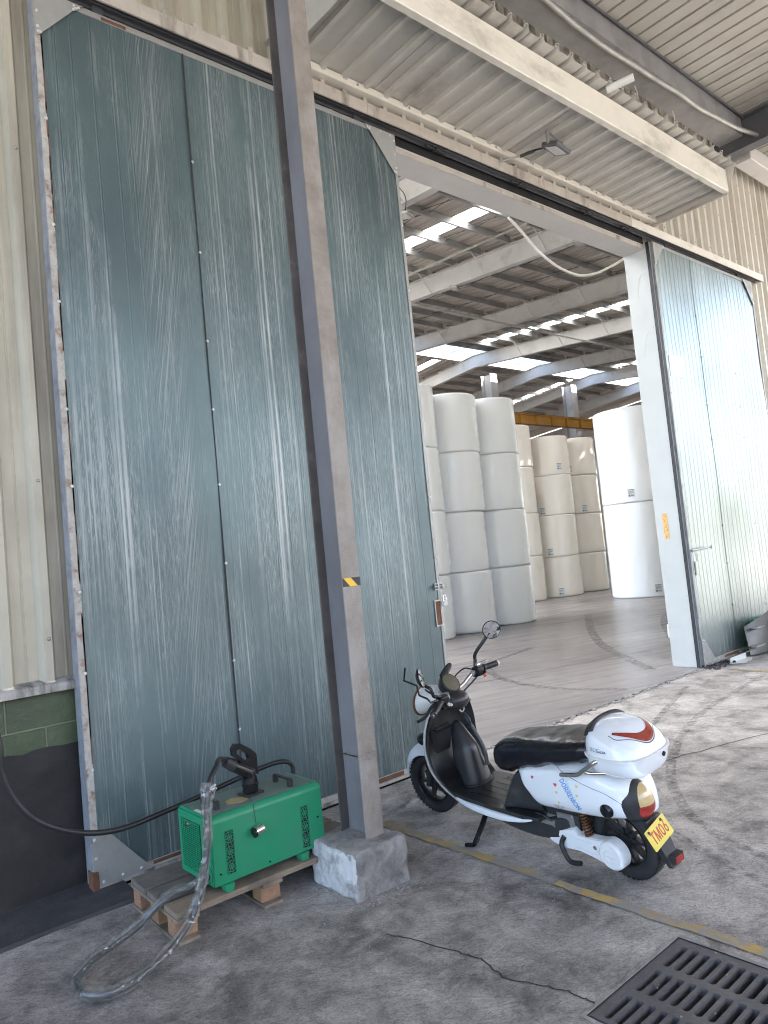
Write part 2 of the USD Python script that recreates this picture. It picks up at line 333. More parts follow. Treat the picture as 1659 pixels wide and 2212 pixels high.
paint('dull_zinc', (.36, .36, .34), (.30, .302, .288), 7, .5, metallic=.35, dirt=(.22, .20, .18), dscale=5, dlo=.55, dhi=.8, bump=.1)
paint('old_cream_edge', (.43, .415, .38), (.31, .295, .265), 24, .7, dirt=(.19, .10, .055), dscale=13, dlo=.53, dhi=.68, bump=.5, bscale=90)
paint('rust', (.20, .085, .04), (.105, .05, .03), 14, .85, dirt=(.07, .05, .04), dscale=6, bump=.7, bscale=120)
paint('rivet_zinc', (.62, .61, .58), (.48, .47, .45), 20, .4, metallic=.4)
paint('green_block', (.075, .10, .05), (.05, .072, .036), 6, .55, dirt=(.045, .05, .035), dscale=2.5, dlo=.5, dhi=.75, bump=.9, bscale=26, bdist=.01)
paint('mortar_paint', (.20, .215, .155), (.15, .165, .115), 10, .8, bump=.4)
paint('black_paint', (.020, .019, .019), (.012, .0115, .0115), 4, .7, dirt=(.042, .036, .034), dscale=2.2, dlo=.5, dhi=.75, bump=.4, bscale=18, bdist=.01)
paint('tar_strip', (.055, .054, .055), (.035, .034, .035), 5, .8, dirt=(.09, .085, .083), dscale=3, dlo=.5, dhi=.75, bump=.5)
paint('sill_stone', (.43, .415, .38), (.30, .285, .26), 9, .85, dirt=(.06, .055, .05), dscale=5, dlo=.47, dhi=.66, dstretch=(2, 1, .6), bump=.5)
paint('gap_shade', (.012, .012, .013), (.008, .008, .008), 5, .8)  # near-black standing in for the shade inside the gap
paint('black_rubber', (.014, .014, .016), (.009, .009, .01), 8, .45, bump=.05)
paint('white_panel', (.66, .66, .64), (.60, .60, .585), 3, .4, dirt=(.40, .39, .36), dscale=3, dlo=.6, dhi=.85)
paint('yellow_road_paint', (.44, .30, .10), (.37, .255, .09), 9, .85, dirt=(.25, .235, .215), dscale=11, dlo=.43, dhi=.56, bump=.5, detail=9)
paint('cast_iron', (.125, .118, .12), (.085, .08, .083), 7, .55, metallic=.2, dirt=(.13, .12, .12), dscale=5, bump=.4, bscale=80)
paint('pit_dark', (.02, .019, .018), (.012, .011, .011), 5, .9)
paint('crack_dark', (.04, .038, .036), (.028, .026, .025), 12, .95)
paint('rubble', (.36, .34, .32), (.20, .19, .18), 40, .9, bump=.5)
paint('jamb_paint', (.42, .425, .41), (.385, .39, .38), 3, .45, dirt=(.33, .32, .30), dscale=3, dlo=.58, dhi=.85)
# hall
paint('hall_steel', (.50, .49, .465), (.44, .43, .41), 1.5, .5, dirt=(.25, .235, .21), dscale=1, dlo=.55, dhi=.8)
paint('hall_purlin', (.36, .36, .35), (.29, .29, .285), 2, .45, metallic=.2)
paint('hall_roof_sheet', (.52, .475, .42), (.42, .375, .325), 1, .7, stretch=(3, .4, 1), dirt=(.24, .20, .165), dscale=1, dlo=.48, dhi=.7, dstretch=(4, .15, 1))
paint('paper_roll_white', (.78, .81, .85), (.745, .775, .815), 4, .24, rvar=.06, coat=.5, bump=.22, bscale=2, bstretch=(18, 18, .3))
paint('paper_roll_cream', (.74, .69, .62), (.70, .65, .585), 4, .26, rvar=.06, coat=.5, bump=.22, bscale=2, bstretch=(18, 18, .3))
paint('paper_end', (.78, .76, .73), (.72, .70, .67), 30, .9)
paint('print_grey', (.16, .18, .22)); paint('label_paper', (.60, .62, .64), (.56, .58, .60), 10, .6)
paint('crane_yellow', (.60, .30, .03), (.50, .25, .03), 2, .5); paint('crane_dark', (.20, .07, .035), (.16, .06, .03), 3, .6)
paint('white_hose', (.66, .65, .60), (.58, .57, .53), 8, .5)
# objects
paint('machine_green', (.012, .225, .105), (.011, .20, .095), 3, .4, dirt=(.05, .19, .115), dscale=4, dlo=.52, dhi=.8, rvar=.06)
paint('machine_top_dust', (.105, .165, .135), (.13, .165, .145), 5, .75, dirt=(.17, .17, .16), dscale=6, dlo=.5, dhi=.8)
paint('black_plastic', (.007, .007, .008), (.005, .005, .006), 6, .16, rvar=.06)
paint('matt_black_plastic', (.022, .022, .023), (.015, .015, .016), 6, .5, dirt=(.05, .048, .046), dscale=5, dlo=.55, dhi=.85)
paint('pallet_wood', (.27, .215, .155), (.185, .145, .105), 3, .85, stretch=(2, 30, 10), dirt=(.085, .075, .065), dscale=4, dlo=.48, dhi=.72, bump=.4)
paint('pallet_dusty', (.215, .19, .16), (.15, .13, .11), 3, .9, stretch=(2, 30, 10), dirt=(.09, .085, .08), dscale=4, dlo=.45, dhi=.75, bump=.3)
paint('block_wood', (.34, .20, .12), (.25, .14, .085), 5, .85, stretch=(6, 6, 20), dirt=(.40, .28, .10), dscale=5, dlo=.52, dhi=.7, bump=.4)
paint('chrome', (.75, .75, .76), (.66, .66, .67), 10, .14, metallic=1., rvar=.05)
paint('steel_dull', (.40, .40, .40), (.30, .30, .30), 12, .38, metallic=.8)
paint('tape_yellow', (.75, .46, .03), (.68, .41, .03), 10, .4); paint('tape_black', (.02, .02, .022))
paint('kraft_paper', (.36, .28, .13), (.30, .23, .11), 8, .8); paint('paper_white', (.62, .61, .57), (.55, .54, .50), 8, .7)
paint('white_abs', (.74, .76, .78), (.70, .72, .745), 3, .16, rvar=.05, coat=.6, dirt=(.52, .51, .48), dscale=9, dlo=.66, dhi=.9)
paint('white_abs_worn', (.72, .72, .70), (.64, .63, .60), 5, .3, rvar=.08, coat=.2, dirt=(.36, .31, .24), dscale=14, dlo=.6, dhi=.78)
paint('scooter_black', (.022, .022, .023), (.016, .016, .017), 6, .34, rvar=.08, dirt=(.06, .058, .055), dscale=7, dlo=.55, dhi=.85, bump=.06, bscale=220)
paint('dash_bronze', (.115, .105, .065), (.085, .078, .05), 4, .3)
paint('tyre_rubber', (.016, .016, .017), (.011, .011, .012), 12, .6, dirt=(.05, .047, .045), dscale=9, dlo=.55, dhi=.85, bump=.2)
paint('rim_black', (.03, .03, .032), (.02, .02, .022), 8, .35, metallic=.4)
paint('seat_bag', (.007, .007, .009), (.005, .005, .007), 5, .2, rvar=.06, bump=.05, bscale=10, bdist=.01)
paint('copper_spring', (.24, .11, .055), (.18, .08, .04), 10, .35, metallic=.7)
paint('red_lens', (.30, .025, .02), (.24, .02, .016), 5, .15, coat=.8); paint('amber_lens', (.55, .42, .20), (.48, .34, .15), 5, .15, coat=.8)
paint('red_gloss', (.28, .035, .02), (.22, .028, .016), 6, .2, coat=.7)
paint('plate_yellow', (.72, .58, .06), (.66, .52, .06), 8, .4, dirt=(.55, .47, .16), dscale=14); paint('plate_red', (.55, .07, .03))
paint('sticker_blue', (.10, .33, .66)); paint('sticker_pale_blue', (.38, .55, .72)); paint('sticker_yellow', (.78, .62, .12)); paint('sticker_red', (.62, .06, .07)); paint('logo_grey', (.07, .07, .085))
paint('pink_red', (.5, .10, .07)); paint('green_bin_plastic', (.02, .25, .10), (.015, .21, .085), 4, .4)
paint('bent_zinc', (.13, .128, .115), (.10, .098, .09), 4, .4, metallic=.4, dirt=(.14, .13, .115), dscale=3)
paint('notice_orange', (.66, .40, .12), (.60, .34, .09), 30, .5)
paint('wall_ochre', (.36, .20, .10), (.30, .16, .085), 1, .8); paint('hedge_leaf', (.05, .085, .03), (.03, .055, .02), 5, .7)
material('mirror_glass', {'b': ('principled_bsdf', {'metallic': 1., 'roughness': .02, 'base_color': (.82, .82, .82)})}, [], 'b.BSDF')
material('clear_wrap', {'f': ('layer_weight', {'blend': .42}), 'g': ('glossy_bsdf', {'roughness': .15, 'color': (.95, .96, .98)}), 't': ('transparent_bsdf', {'color': (.90, .90, .88)}),
    'd': ('translucent_bsdf', {'color': (.75, .75, .73)}), 'df': ('diffuse_bsdf', {'color': (.62, .62, .61)}), 'm0': ('mix_closure', {'fac': .5}), 'm1': ('mix_closure', {'fac': .08}), 'r': ('map_range', {'from_min': .0, 'from_max': 1., 'to_min': .05, 'to_max': .42}), 'm': ('mix_closure', {})},
    [('d.BSDF', 'm0.closure1'), ('df.BSDF', 'm0.closure2'), ('t.BSDF', 'm1.closure1'), ('m0.closure', 'm1.closure2'), ('f.facing', 'r.value'), ('r.result', 'm.fac'), ('m1.closure', 'm.closure1'), ('g.BSDF', 'm.closure2')], 'm.closure')
material('skylight_plastic', {'t': ('translucent_bsdf', {'color': (.92, .92, .89)}), 'd': ('diffuse_bsdf', {'color': (.6, .6, .57)}), 'm': ('mix_closure', {'fac': .08})}, [('t.BSDF', 'm.closure1'), ('d.BSDF', 'm.closure2')], 'm.closure')
material('lamp_glass', {'b': ('principled_bsdf', {'roughness': .1, 'base_color': (.55, .56, .56), 'coat_weight': .8})}, [], 'b.BSDF')
material('tyre_mark', {'g': ('geometry', {}), 'n': ('noise_texture', {'scale': 22, 'detail': 8, 'roughness': .7}), 'r': ('map_range', {'from_min': .42, 'from_max': .66, 'to_min': .0, 'to_max': .42, 'clamp': True}), 't': ('transparent_bsdf', {}), 'd': ('diffuse_bsdf', {'color': (.045, .042, .042)}), 'm': ('mix_closure', {})},
    [('g.position', 'n.vector'), ('n.fac', 'r.value'), ('r.result', 'm.fac'), ('t.BSDF', 'm.closure1'), ('d.BSDF', 'm.closure2')], 'm.closure')
M = MATS
# ------------------------------------------------------------------ setting: yard, hall floor
GX0, GX1, GY0, GY1 = 1.912, 2.508, .30, 1.482          # drain pit opening
ground = thing('ground', kind='structure')
def quad(x0, x1, y0, y1, z):
    return trimesh.Trimesh([(x0, y0, z), (x1, y0, z), (x1, y1, z), (x0, y1, z)], [(0, 1, 2), (0, 2, 3)], process=False)
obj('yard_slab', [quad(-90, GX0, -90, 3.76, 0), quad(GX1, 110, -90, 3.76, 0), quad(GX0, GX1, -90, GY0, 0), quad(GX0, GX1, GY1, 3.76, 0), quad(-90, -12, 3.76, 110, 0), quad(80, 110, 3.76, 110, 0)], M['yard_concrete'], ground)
pit = [quad(GX0, GX1, GY0, GY1, -.45)]
for a, b in (((GX0, GY0), (GX1, GY0)), ((GX1, GY0), (GX1, GY1)), ((GX1, GY1), (GX0, GY1)), ((GX0, GY1), (GX0, GY0))):
    pit.append(trimesh.Trimesh([(*a, -.45), (*b, -.45), (*b, 0), (*a, 0)], [(0, 1, 2), (0, 2, 3)], process=False))
obj('drain_pit', pit, M['pit_dark'], ground)
ck = smoothpath([(1.83, 2.36), (1.874, 2.24), (1.924, 2.049), (1.938, 1.935), (1.904, 1.808), (1.939, 1.714), (1.977, 1.608), (1.98, 1.547), (1.987, 1.49)], 6)
ck = ck+RNG.normal(0, .004, ck.shape)
obj('crack', plane_strip(ck, .006, .0015), M['crack_dark'], ground)
ck2 = smoothpath([(6.9, 1.9), (5.6, 2.2), (4.4, 2.55), (3.9, 2.62), (3.5, 2.8)], 10); ck2 += RNG.normal(0, .008, ck2.shape)
obj('crack', plane_strip(ck2, .008, .0015), M['crack_dark'], ground)
# grating hole rim patch: rough mortar round the frame
hf = thing('hall_floor', kind='structure')
obj('floor_slab', quad(-12, 80, 3.76, 52, .012), M['hall_concrete'], hf)
# broken threshold edge
th = []
for i in range(420):
    x = RNG.uniform(3.78, 7.46); y = 3.765+RNG.normal(0, .022)+.012*math.sin(x*5); s = RNG.uniform(.004, .018)*(1 if RNG.random() > .2 else 1.5)
    m = trimesh.creation.icosphere(1, 1.); m.vertices *= RNG.uniform(.5, 1.2, m.vertices.shape); m.vertices *= [s*1.3, s, s*.6]
    th.append(mv(m, (x, y, .004), rz=RNG.uniform(0, 360)))
obj('threshold_rubble', th, M['rubble'], label='crumbled concrete edge across the doorway threshold', cat='rubble', kind='stuff')
# floor joints and tyre marks
obj('floor_joint', plane_strip(np.array([(4.9, 5.85), (9.5, 4.6), (20, 1.75)])[:2], .012, .0145), M['crack_dark'], hf)
def mark(parent, pts, w, z): obj('tyre_mark', plane_strip(smoothpath(np.array(pts, float), 10), w, z), M['tyre_mark'], parent)
mark(hf, [(8.2, 6.6), (7.0, 6.3), (6.3, 5.6), (6.0, 4.7), (6.2, 3.9)], .10, .0155); mark(hf, [(12, 8.2), (10, 6.8), (8.5, 5.6), (7.2, 4.2)], .13, .0165); mark(hf, [(14, 7.4), (11.4, 6.3), (9.2, 5.0)], .12, .0175)
mark(ground, [(3.25, 1.25), (3.45, 1.75), (3.75, 2.1), (4.4, 2.5), (5.6, 2.9), (7.4, 3.1)], .06, .003); mark(ground, [(3.0, 1.2), (3.4, 2.0), (3.9, 2.45), (5.0, 3.0), (6.6, 3.5)], .05, .0036)
# yellow line
def line_strip(x, w, y0, y1, z, n=60):
    ys = np.linspace(y0, y1, n); e1 = RNG.normal(0, .004, n); e2 = RNG.normal(0, .004, n)
    V = np.vstack([np.c_[x-w/2+e1, ys, np.full(n, z)], np.c_[x+w/2+e2, ys, np.full(n, z)]]); F = []
    for i in range(n-1): F += [(i, n+i, n+i+1), (i, n+i+1, i+1)]
    return trimesh.Trimesh(V, F, process=False)
obj('painted_line', [line_strip(2.60, .062, 2.17, 3.32, .004), line_strip(2.59, .058, -8, 2.09, .004, 200)], M['yellow_road_paint'], kind='structure', label='worn yellow line painted across the yard concrete beside the scooter', cat='road marking')
obj('painted_line', [mv(line_strip(0, .06, -8, 0, .004, 100), (7.53, 3.5, 0), rz=-6)], M['yellow_road_paint'], kind='structure', label='faded yellow line on the ground in front of the right door', cat='road marking')
# tar strip and ridge at the foot of the wall
kn = 40; xs = np.linspace(-6, 1.30, kn)
rings = [np.array([(x, 3.53+RNG.normal(0, .006), .0), (x, 3.545, .014+RNG.normal(0, .002)), (x, 3.70, .022), (x, 3.90, .03), (x, 3.90, -.01)]) for x in xs]
obj('wall_foot_strip', ringmesh(rings), M['tar_strip'], kind='structure')
xs = np.linspace(2.50, 3.15, 26)
rings = []
for i, x in enumerate(xs):
    y = 3.30+.25*(x-2.5); a = np.linspace(0, np.pi, 7); h = .013+RNG.normal(0, .003)
    rings.append(np.c_[np.full(7, x), y+.03*np.cos(a), h*np.sin(a)-.004])
obj('mortar_ridge', ringmesh(rings), M['plinth_concrete'], label='low mortar ridge on the ground behind the scooter front wheel', cat='kerb', smooth=60)

# ------------------------------------------------------------------ warehouse wall
wall = thing('warehouse_wall', label='cream ribbed metal wall of the warehouse round the doorway', cat='wall')
WY = 3.90
def wsheet(x0, x1, z0, z1, start, mat, y=WY): return sheet(corr(x0, x1, .19, .082, .040, .046, start), lambda u, dd, v: (u, y-dd, v), z1, z0)
x = -3.83+.97-.095
k = 0
def wall_run(x0, x1, z0, z1, start, mat):
    a = start-.095+math.floor((x0-start+.095)/.76)*.76
    while a < x1-.01:
        b = a+.76; u0_, u1_ = max(a, x0), min(b, x1)
        if u1_-u0_ > .02: obj('cladding_sheet', wsheet(u0_, u1_, z0, z1, start, mat, WY+.002*((round(a/.76)) % 2)), M[mat], wall)
        a = b
wall_run(-4.0, 3.72, 1.05, 10.82, 1.05, 'cream_cladding_grimy')
wall_run(3.72, 7.45, 4.64, 10.82, 1.05, 'cream_cladding')
wall_run(7.45, 18.0, 1.05, 10.82, 7.83, 'cream_cladding')
for (q0, q1, zs) in ((-3, 3, (1.25, 2.05, 2.9, 3.8)), (42, 62, (4.98, 5.5, 6.1))):
    for k_ in range(q0, q1):
        for z in zs:
            q = 1.05+.19*k_ if q0 < 0 else 7.83+.19*(k_-42)
            if q0 < 0 and q > 1.2: continue
            if (k_+int(z*10)) % 2: continue
            obj('screw', mv(lathe([(0, .007), (.005, .006), (.0095, 0)], 8, 'y'), (q+.004, WY-.047, z+RNG.uniform(-.01, .01))), M['steel_dull'], wall)
# sill ledge, blocks, black paint
for (a, b) in ((-4, 3.72), (7.70, 18)):
    obj('sill_ledge', extr([(3.90, 1.058), (3.83, 1.037), (3.826, 1.032), (3.826, .998), (3.84, .994), (3.90, .994)], 'x', a, b), M['sill_stone'], wall)
bw, bh = .36, .176
for row in range(6):
    z1 = .996-row*bh-(.0 if row else 0); z0 = z1-bh+.008
    if row == 0: z0 = .831
    z1 = .996 if row == 0 else .823-(row-1)*bh; z0 = .831 if row == 0 else z1-bh+.008
    if z1 < .02: continue
    z0 = max(z0, 0)
    off = .846 if row % 2 == 0 else 1.025
    kk = -14
    while off+kk*bw < 3.7:
        a = off+kk*bw+.004; b = a+bw-.008; kk += 1
        if b < -2.2 or a > 1.5: continue
        m = cbx(a, b, WY-.004, WY+.10, z0, z1, .004)
        obj('wall_block', m, M['green_block' if z0 > .72 else 'black_paint'] if not (z0 < .726 < z1) else M['green_block'], wall)
obj('mortar', bx(-4, 3.72, WY+.002, WY+.1, 0, .996), M['mortar_paint'], wall)
bp = np.linspace(-4, 1.6, 90); tpz = .726+RNG.normal(0, .004, 90)
V = np.vstack([np.c_[bp, np.full(90, WY-.008), tpz], np.c_[bp, np.full(90, WY-.008), np.full(90, .02)]]); F = []
for i in range(89): F += [(i, 90+i, 91+i), (i, 91+i, i+1)]
obj('black_dado', trimesh.Trimesh(V, F, process=False), M['black_paint'], wall)
obj('base_wall', bx(7.70, 18, WY, WY+.1, 0, .994), M['green_block'], wall)
# jambs and lintel of the opening
obj('door_jamb', [cbx(7.45, 7.80, 3.79, 4.085, .012, 4.66, .003)], M['jamb_paint'], wall)
obj('door_jamb', [cbx(3.30, 3.70, 3.92, 4.085, .012, 4.66, .003)], M['white_panel'], wall)
for i in range(11): obj('rivet', cyl((7.447, 3.83, .35+.42*i), (7.451, 3.83, .35+.42*i), .006, 8), M['steel_dull'], wall)
obj('jamb_gap_shade', bx(7.444, 7.452, 3.775, 3.812, .015, 4.66), M['black_rubber'], wall)  # dark strip painting the shaded gap between jamb and door
# hairline cracks in the jamb paint
for z in (4.28, 3.62):
    p = smoothpath([(7.4497, 3.85, z+.05), (7.4497, 3.91, z+.03), (7.4497, 3.95, z-.06), (7.4497, 3.97, z-.20)], 6); p[:, 1:] += RNG.normal(0, .007, (len(p), 2))
    obj('paint_crack', tube(p, .0011, 4), M['dull_zinc'], wall)
obj('lintel', [bx(3.72, 7.45, 3.845, 4.09, 4.60, 4.98)], M['hall_steel'], wall)
n = 150; xs = np.linspace(3.72, 7.45, n); zt = 4.632+.018*np.array([meshkit.fbm([[q*3, 0, 0]], 4)[0] for q in xs])
V = np.vstack([np.c_[xs, np.full(n, 3.842), zt], np.c_[xs, np.full(n, 3.842), np.full(n, 4.597)]]); F = []
for i in range(n-1): F += [(i, n+i, n+i+1), (i, n+i+1, i+1)]
obj('peeling_fringe', trimesh.Trimesh(V, F, process=False), M['grimy_trim'], wall)
obj('gap_shade_sheet', bx(3.72, 7.45, 3.838, 3.8405, 4.652, 4.80), M['gap_shade'], wall)  # black sheet added as the shade in the slot above the lintel
nt = thing('notice_sticker', label='orange notice strip with red characters on the white door jamb', cat='sticker')
obj('sheet', bx(7.4465, 7.4495, 3.944, 3.998, 1.40, 1.675), M['notice_orange'], nt)
gl = []
for r_ in range(5):
    zc = 1.645-.054*r_
    for _ in range(7):
        yy = 3.953+RNG.uniform(0, .036); zz = zc+RNG.uniform(-.02, .02)
        if RNG.random() < .55: gl.append(bx(7.4455, 7.4468, yy-.009, yy+.009, zz-.0018, zz+.0018))
        else: gl.append(bx(7.4457, 7.4468, yy-.0018, yy+.0018, zz-.011, zz+.011))
obj('red_print', gl, M['pink_red'], nt)

# ------------------------------------------------------------------ door track
tr = thing('door_track', label='long weathered cream box rail above both sliding doors', cat='door track')
segs = [(1.20, 3.40), (3.403, 6.98), (6.983, 10.30)]
for i, (a, b) in enumerate(segs):
    y0 = 3.69; P = [(y0, 4.690), (y0, 4.778), (y0+.012, 4.790), (3.86, 4.790), (3.86, 4.778), (y0+.012, 4.778), (y0+.012, 4.690)]
    m = extr(P, 'x', a, b)
    obj('rail_cover', m, M['grimy_trim' if i < 2 else 'cream_trim'], tr, label=['stained left length', 'grimy middle length', 'cleaner cream right length'][i])
obj('end_cap', bx(10.30, 10.304, 3.69, 3.86, 4.69, 4.79), M['cream_trim'], tr)
obj('running_rail', [bx(1.2, 10.28, 3.735, 3.80, 4.72, 4.735), bx(1.2, 10.28, 3.735, 3.742, 4.70, 4.72), bx(1.2, 10.28, 3.793, 3.80, 4.70, 4.72)], M['dark_steel'], tr)
for q in (4.15, 5.2, 6.25, 7.0): obj('rail_bracket', [cbx(q, q+.03, 3.74, 3.80, 4.685, 4.70), cyl((q-.1, 3.765, 4.693), (q+.13, 3.765, 4.693), .008, 8)], M['black_rubber'], tr)
for q in np.arange(1.3, 7.5, .19): obj('wall_clip', bx(q, q+.035, 3.71, 3.80, 4.791, 4.824), M['grimy_trim'], tr)

# ------------------------------------------------------------------ sliding doors
def door(name, x0, x1, seams, skin, label, left):
    D = thing(name, label=label, cat='sliding door')
    z0, z1, yf = .035, 4.665, 3.77
    e = .034
    # skin sheets with fine ribs
    edges = [x0+e]+seams+[x1-e]
    for i in range(len(edges)-1):
        a, b = edges[i], edges[i+1]
        pr = [(a, 0)]
        q = a+.05+.02*RNG.random()
        while q < b-.03:
            pr += [(q-.006, 0), (q-.002, .0022), (q+.002, .0022), (q+.006, 0)]; q += RNG.choice([.085, .1, .11, .12])
        pr.append((b+(.012 if i < len(edges)-2 else 0), 0))
        yy = yf-.004*(i % 2)
        zs = np.linspace(z0+e, z1-e, 24)
        rings = []
        for z in zs:
            rings.append(np.array([(u, yy-dd+.004*math.sin(z*1.9+u*3.1)+.003*math.sin(z*4.3-u*2.), z) for u, dd in pr]))
        m = ringmesh(rings, cap=False, closed=False)
        obj('skin_sheet', m, M[skin], D, smooth=25)
    for q in (seams if left else []): obj('sheet_lap', bx(q-(.002 if left else .001), q+(.0015 if left else .0008), yf-.0105, yf+.006, z0+e, z1-e), M['crack_dark' if left else 'dull_zinc'], D)
    obj('core_panel', bx(x0+.004, x1-.004, yf+.012, yf+(.078 if left else .05), z0, z1), M['zinc_edge'], D)
    # edge frame angles
    obj('edge_frame', [bx(x0, x0+e, yf-.006, yf+.004, z0, z1), bx(x0, x0+.004, yf+.004, yf+.055, z0, z1)], M['old_cream_edge' if left else 'dull_zinc'], D)
    obj('edge_frame', [bx(x1-e*.75, x1, yf-.006, yf+.004, z0, z1), bx(x1-.004, x1, yf+.004, yf+.055, z0, z1)], M['dull_zinc'], D)
    obj('edge_face', bx(x0-.0025, x0-.0005, yf-.004, yf+(.08 if left else .055), z0, z1), M['zinc_edge'], D)
    obj('bottom_rail', [bx(x0+e, x1-e, yf-.006, yf+.004, z0, z0+e)], M['old_cream_edge'], D)
    obj('bottom_flange', bx(x0+.01, x1-.01, yf-.012, yf+.05, z0-.02, z0-.001), M['sill_stone'], D)
    obj('top_rail', [bx(x0+e, x1-e, yf-.006, yf+.004, z1-e, z1)], M['dull_zinc'], D)
    if left:      # rust flakes along the frame
        fl = []
        for z in np.concatenate([RNG.uniform(.6, 4.4, 46)]):
            h = RNG.uniform(.05, .28); w = RNG.uniform(.002, .006)
            fl.append(bx(x0+e-w, x0+e+.002, yf-.0075, yf-.0062, z, z+h))
        obj('rust_streaks', fl, M['rust'], D, kind='stuff')
        obj('rusty_foot', cbx(x0-.008, x0+.022, yf-.022, yf+.05, z0-.03, z0+.075, .003), M['rust'], D)
        obj('rusty_patch', [bx(x0+.30, x0+.55, yf-.008, yf-.0065, z0+.012, z0+.03), bx(2.95, 3.2, yf-.0085, yf-.0065, z0+.002, z0+.03), bx(x0+.36, x0+.5, yf-.0085, yf-.0065, z1-.03, z1-.012)], M['rust'], D)
    else:
        obj('rusty_patch', [bx(8.0, 8.35, yf-.008, yf-.0065, z0, z0+.026)], M['rust'], D)
    # corner gussets with their screws
    g = .262
    cs = {'bl': [(x0+.004, z0), (x0+g+.03, z0), (x0+.07, z0+g), (x0+.004, z0+g+.01)], 'tl': [(x0+.004, z1), (x0+g, z1), (x0+g-.04, z1-.03), (x0+.02, z1-g), (x0+.004, z1-g)],
          'tr': [(x1-.004, z1), (x1-.30, z1), (x1-.27, z1-.02), (x1-.03, z1-g-.06), (x1-.004, z1-g-.06)], 'br': [(x1-.004, z0), (x1-g, z0), (x1-.03, z0+g), (x1-.004, z0+g)]}
    for k_, P in cs.items():
        gp = obj('corner_gusset', extr(P, 'y', yf-.014, yf-.0115), M['dull_zinc'], D)
        c = np.mean(P, axis=0); pts = []
        for i in range(len(P)):
            a, b = np.array(P[i]), np.array(P[(i+1) % len(P)])
            if abs(a[0]-b[0]) > .1 and abs(a[1]-b[1]) > .1: continue
            for t in (.12, .5, .88):
                q = a+(b-a)*t; q = q+(c-q)*.13; pts.append(q)
        for q in pts: obj('screw', mv(lathe([(0, .006), (.006, .005), (.009, 0)], 10, 'y'), (q[0], yf-.0145, q[1])), M['rivet_zinc'], gp, smooth=40)
    for z in np.arange(.55, 4.3, .48):
        for q in ([x0+.028, x1-.012]+[s+.006 for s in seams]):
            obj('screw', mv(lathe([(0, .007), (.006, .006), (.0095, 0)], 10, 'y'), (q, yf-.0075, z+RNG.uniform(-.09, .09))), M['rivet_zinc'], D, smooth=40)
    # hangers up to the rail
    for q in (x0+.35, x1-.35): obj('hanger', [bx(q-.03, q+.03, yf+.005, yf+.03, z1, 4.72), cyl((q, yf-.02, 4.742), (q, yf+.015, 4.742), .02, 12)], M['dark_steel'], D)
    return D
dl = door('sliding_door', 1.16, 3.715, [2.005], 'zinc_teal_sheet', 'tall dark teal streaked metal sliding door behind the column, left of the opening', True)
dr = door('sliding_door', 7.50, 10.07, [8.36, 9.22], 'zinc_glare_sheet', 'shiny galvanised sliding door right of the opening, glare painted into its pale colour', False)
# latch, pull recess and padlock of the left door
yf = 3.77
obj('pull_recess', [bx(3.640, 3.704, yf-.012, yf-.006, .965, .975), bx(3.640, 3.704, yf-.012, yf-.006, 1.145, 1.155), bx(3.640, 3.648, yf-.012, yf-.006, .975, 1.145), bx(3.696, 3.704, yf-.012, yf-.006, .975, 1.145)], M['steel_dull'], dl)
obj('recess_back', bx(3.648, 3.696, yf-.0075, yf-.0062, .975, 1.145), M['rust'], dl)
obj('bolt_latch', [bx(3.655, 3.745, yf-.014, yf-.0065, 1.225, 1.275), cyl((3.64, yf-.024, 1.25), (3.765, yf-.024, 1.25), .008, 10), bx(3.67, 3.682, yf-.034, yf-.01, 1.232, 1.268), bx(3.715, 3.727, yf-.034, yf-.01, 1.232, 1.268), cyl((3.70, yf-.024, 1.25), (3.70, yf-.05, 1.236), .005, 8)], M['steel_dull'], dl)
pk = thing('padlock', label='small brass and white padlock hanging under the latch of the dark door', cat='padlock')
obj('body', rbx(3.708, 3.748, yf-.04, yf-.018, 1.105, 1.145, .004), M['paper_white'], pk)
a = np.linspace(0, np.pi, 12); obj('shackle', tube(np.c_[3.728+.013*np.cos(a), np.full(12, yf-.029), 1.145+.04*np.sin(a)**.6], .0035, 8), M['chrome'], pk)
obj('bolt_latch', [bx(7.52, 7.60, yf-.016, yf-.0065, 1.235, 1.262), cyl((7.515, yf-.026, 1.25), (7.905, yf-.05, 1.262), .010, 10), mv(trimesh.creation.icosphere(2, .016), (7.905, yf-.05, 1.262))], M['steel_dull'], dr)
obj('hanging_chain', [tube([(7.56, yf-.03, 1.24), (7.565, yf-.04, 1.19), (7.58, yf-.035, 1.13)], .008, 6), tube([(7.575, yf-.03, 1.24), (7.595, yf-.04, 1.2), (7.6, yf-.03, 1.16)], .007, 6)], M['paper_white'], dr)
obj('pull_recess', [bx(7.555, 7.585, yf-.012, yf-.0065, .98, 1.13)], M['dark_steel'], dr)
obj('patch_sheet', bx(7.56, 7.86, yf-.010, yf-.0075, 3.16, 3.40), M['white_panel'], dr)

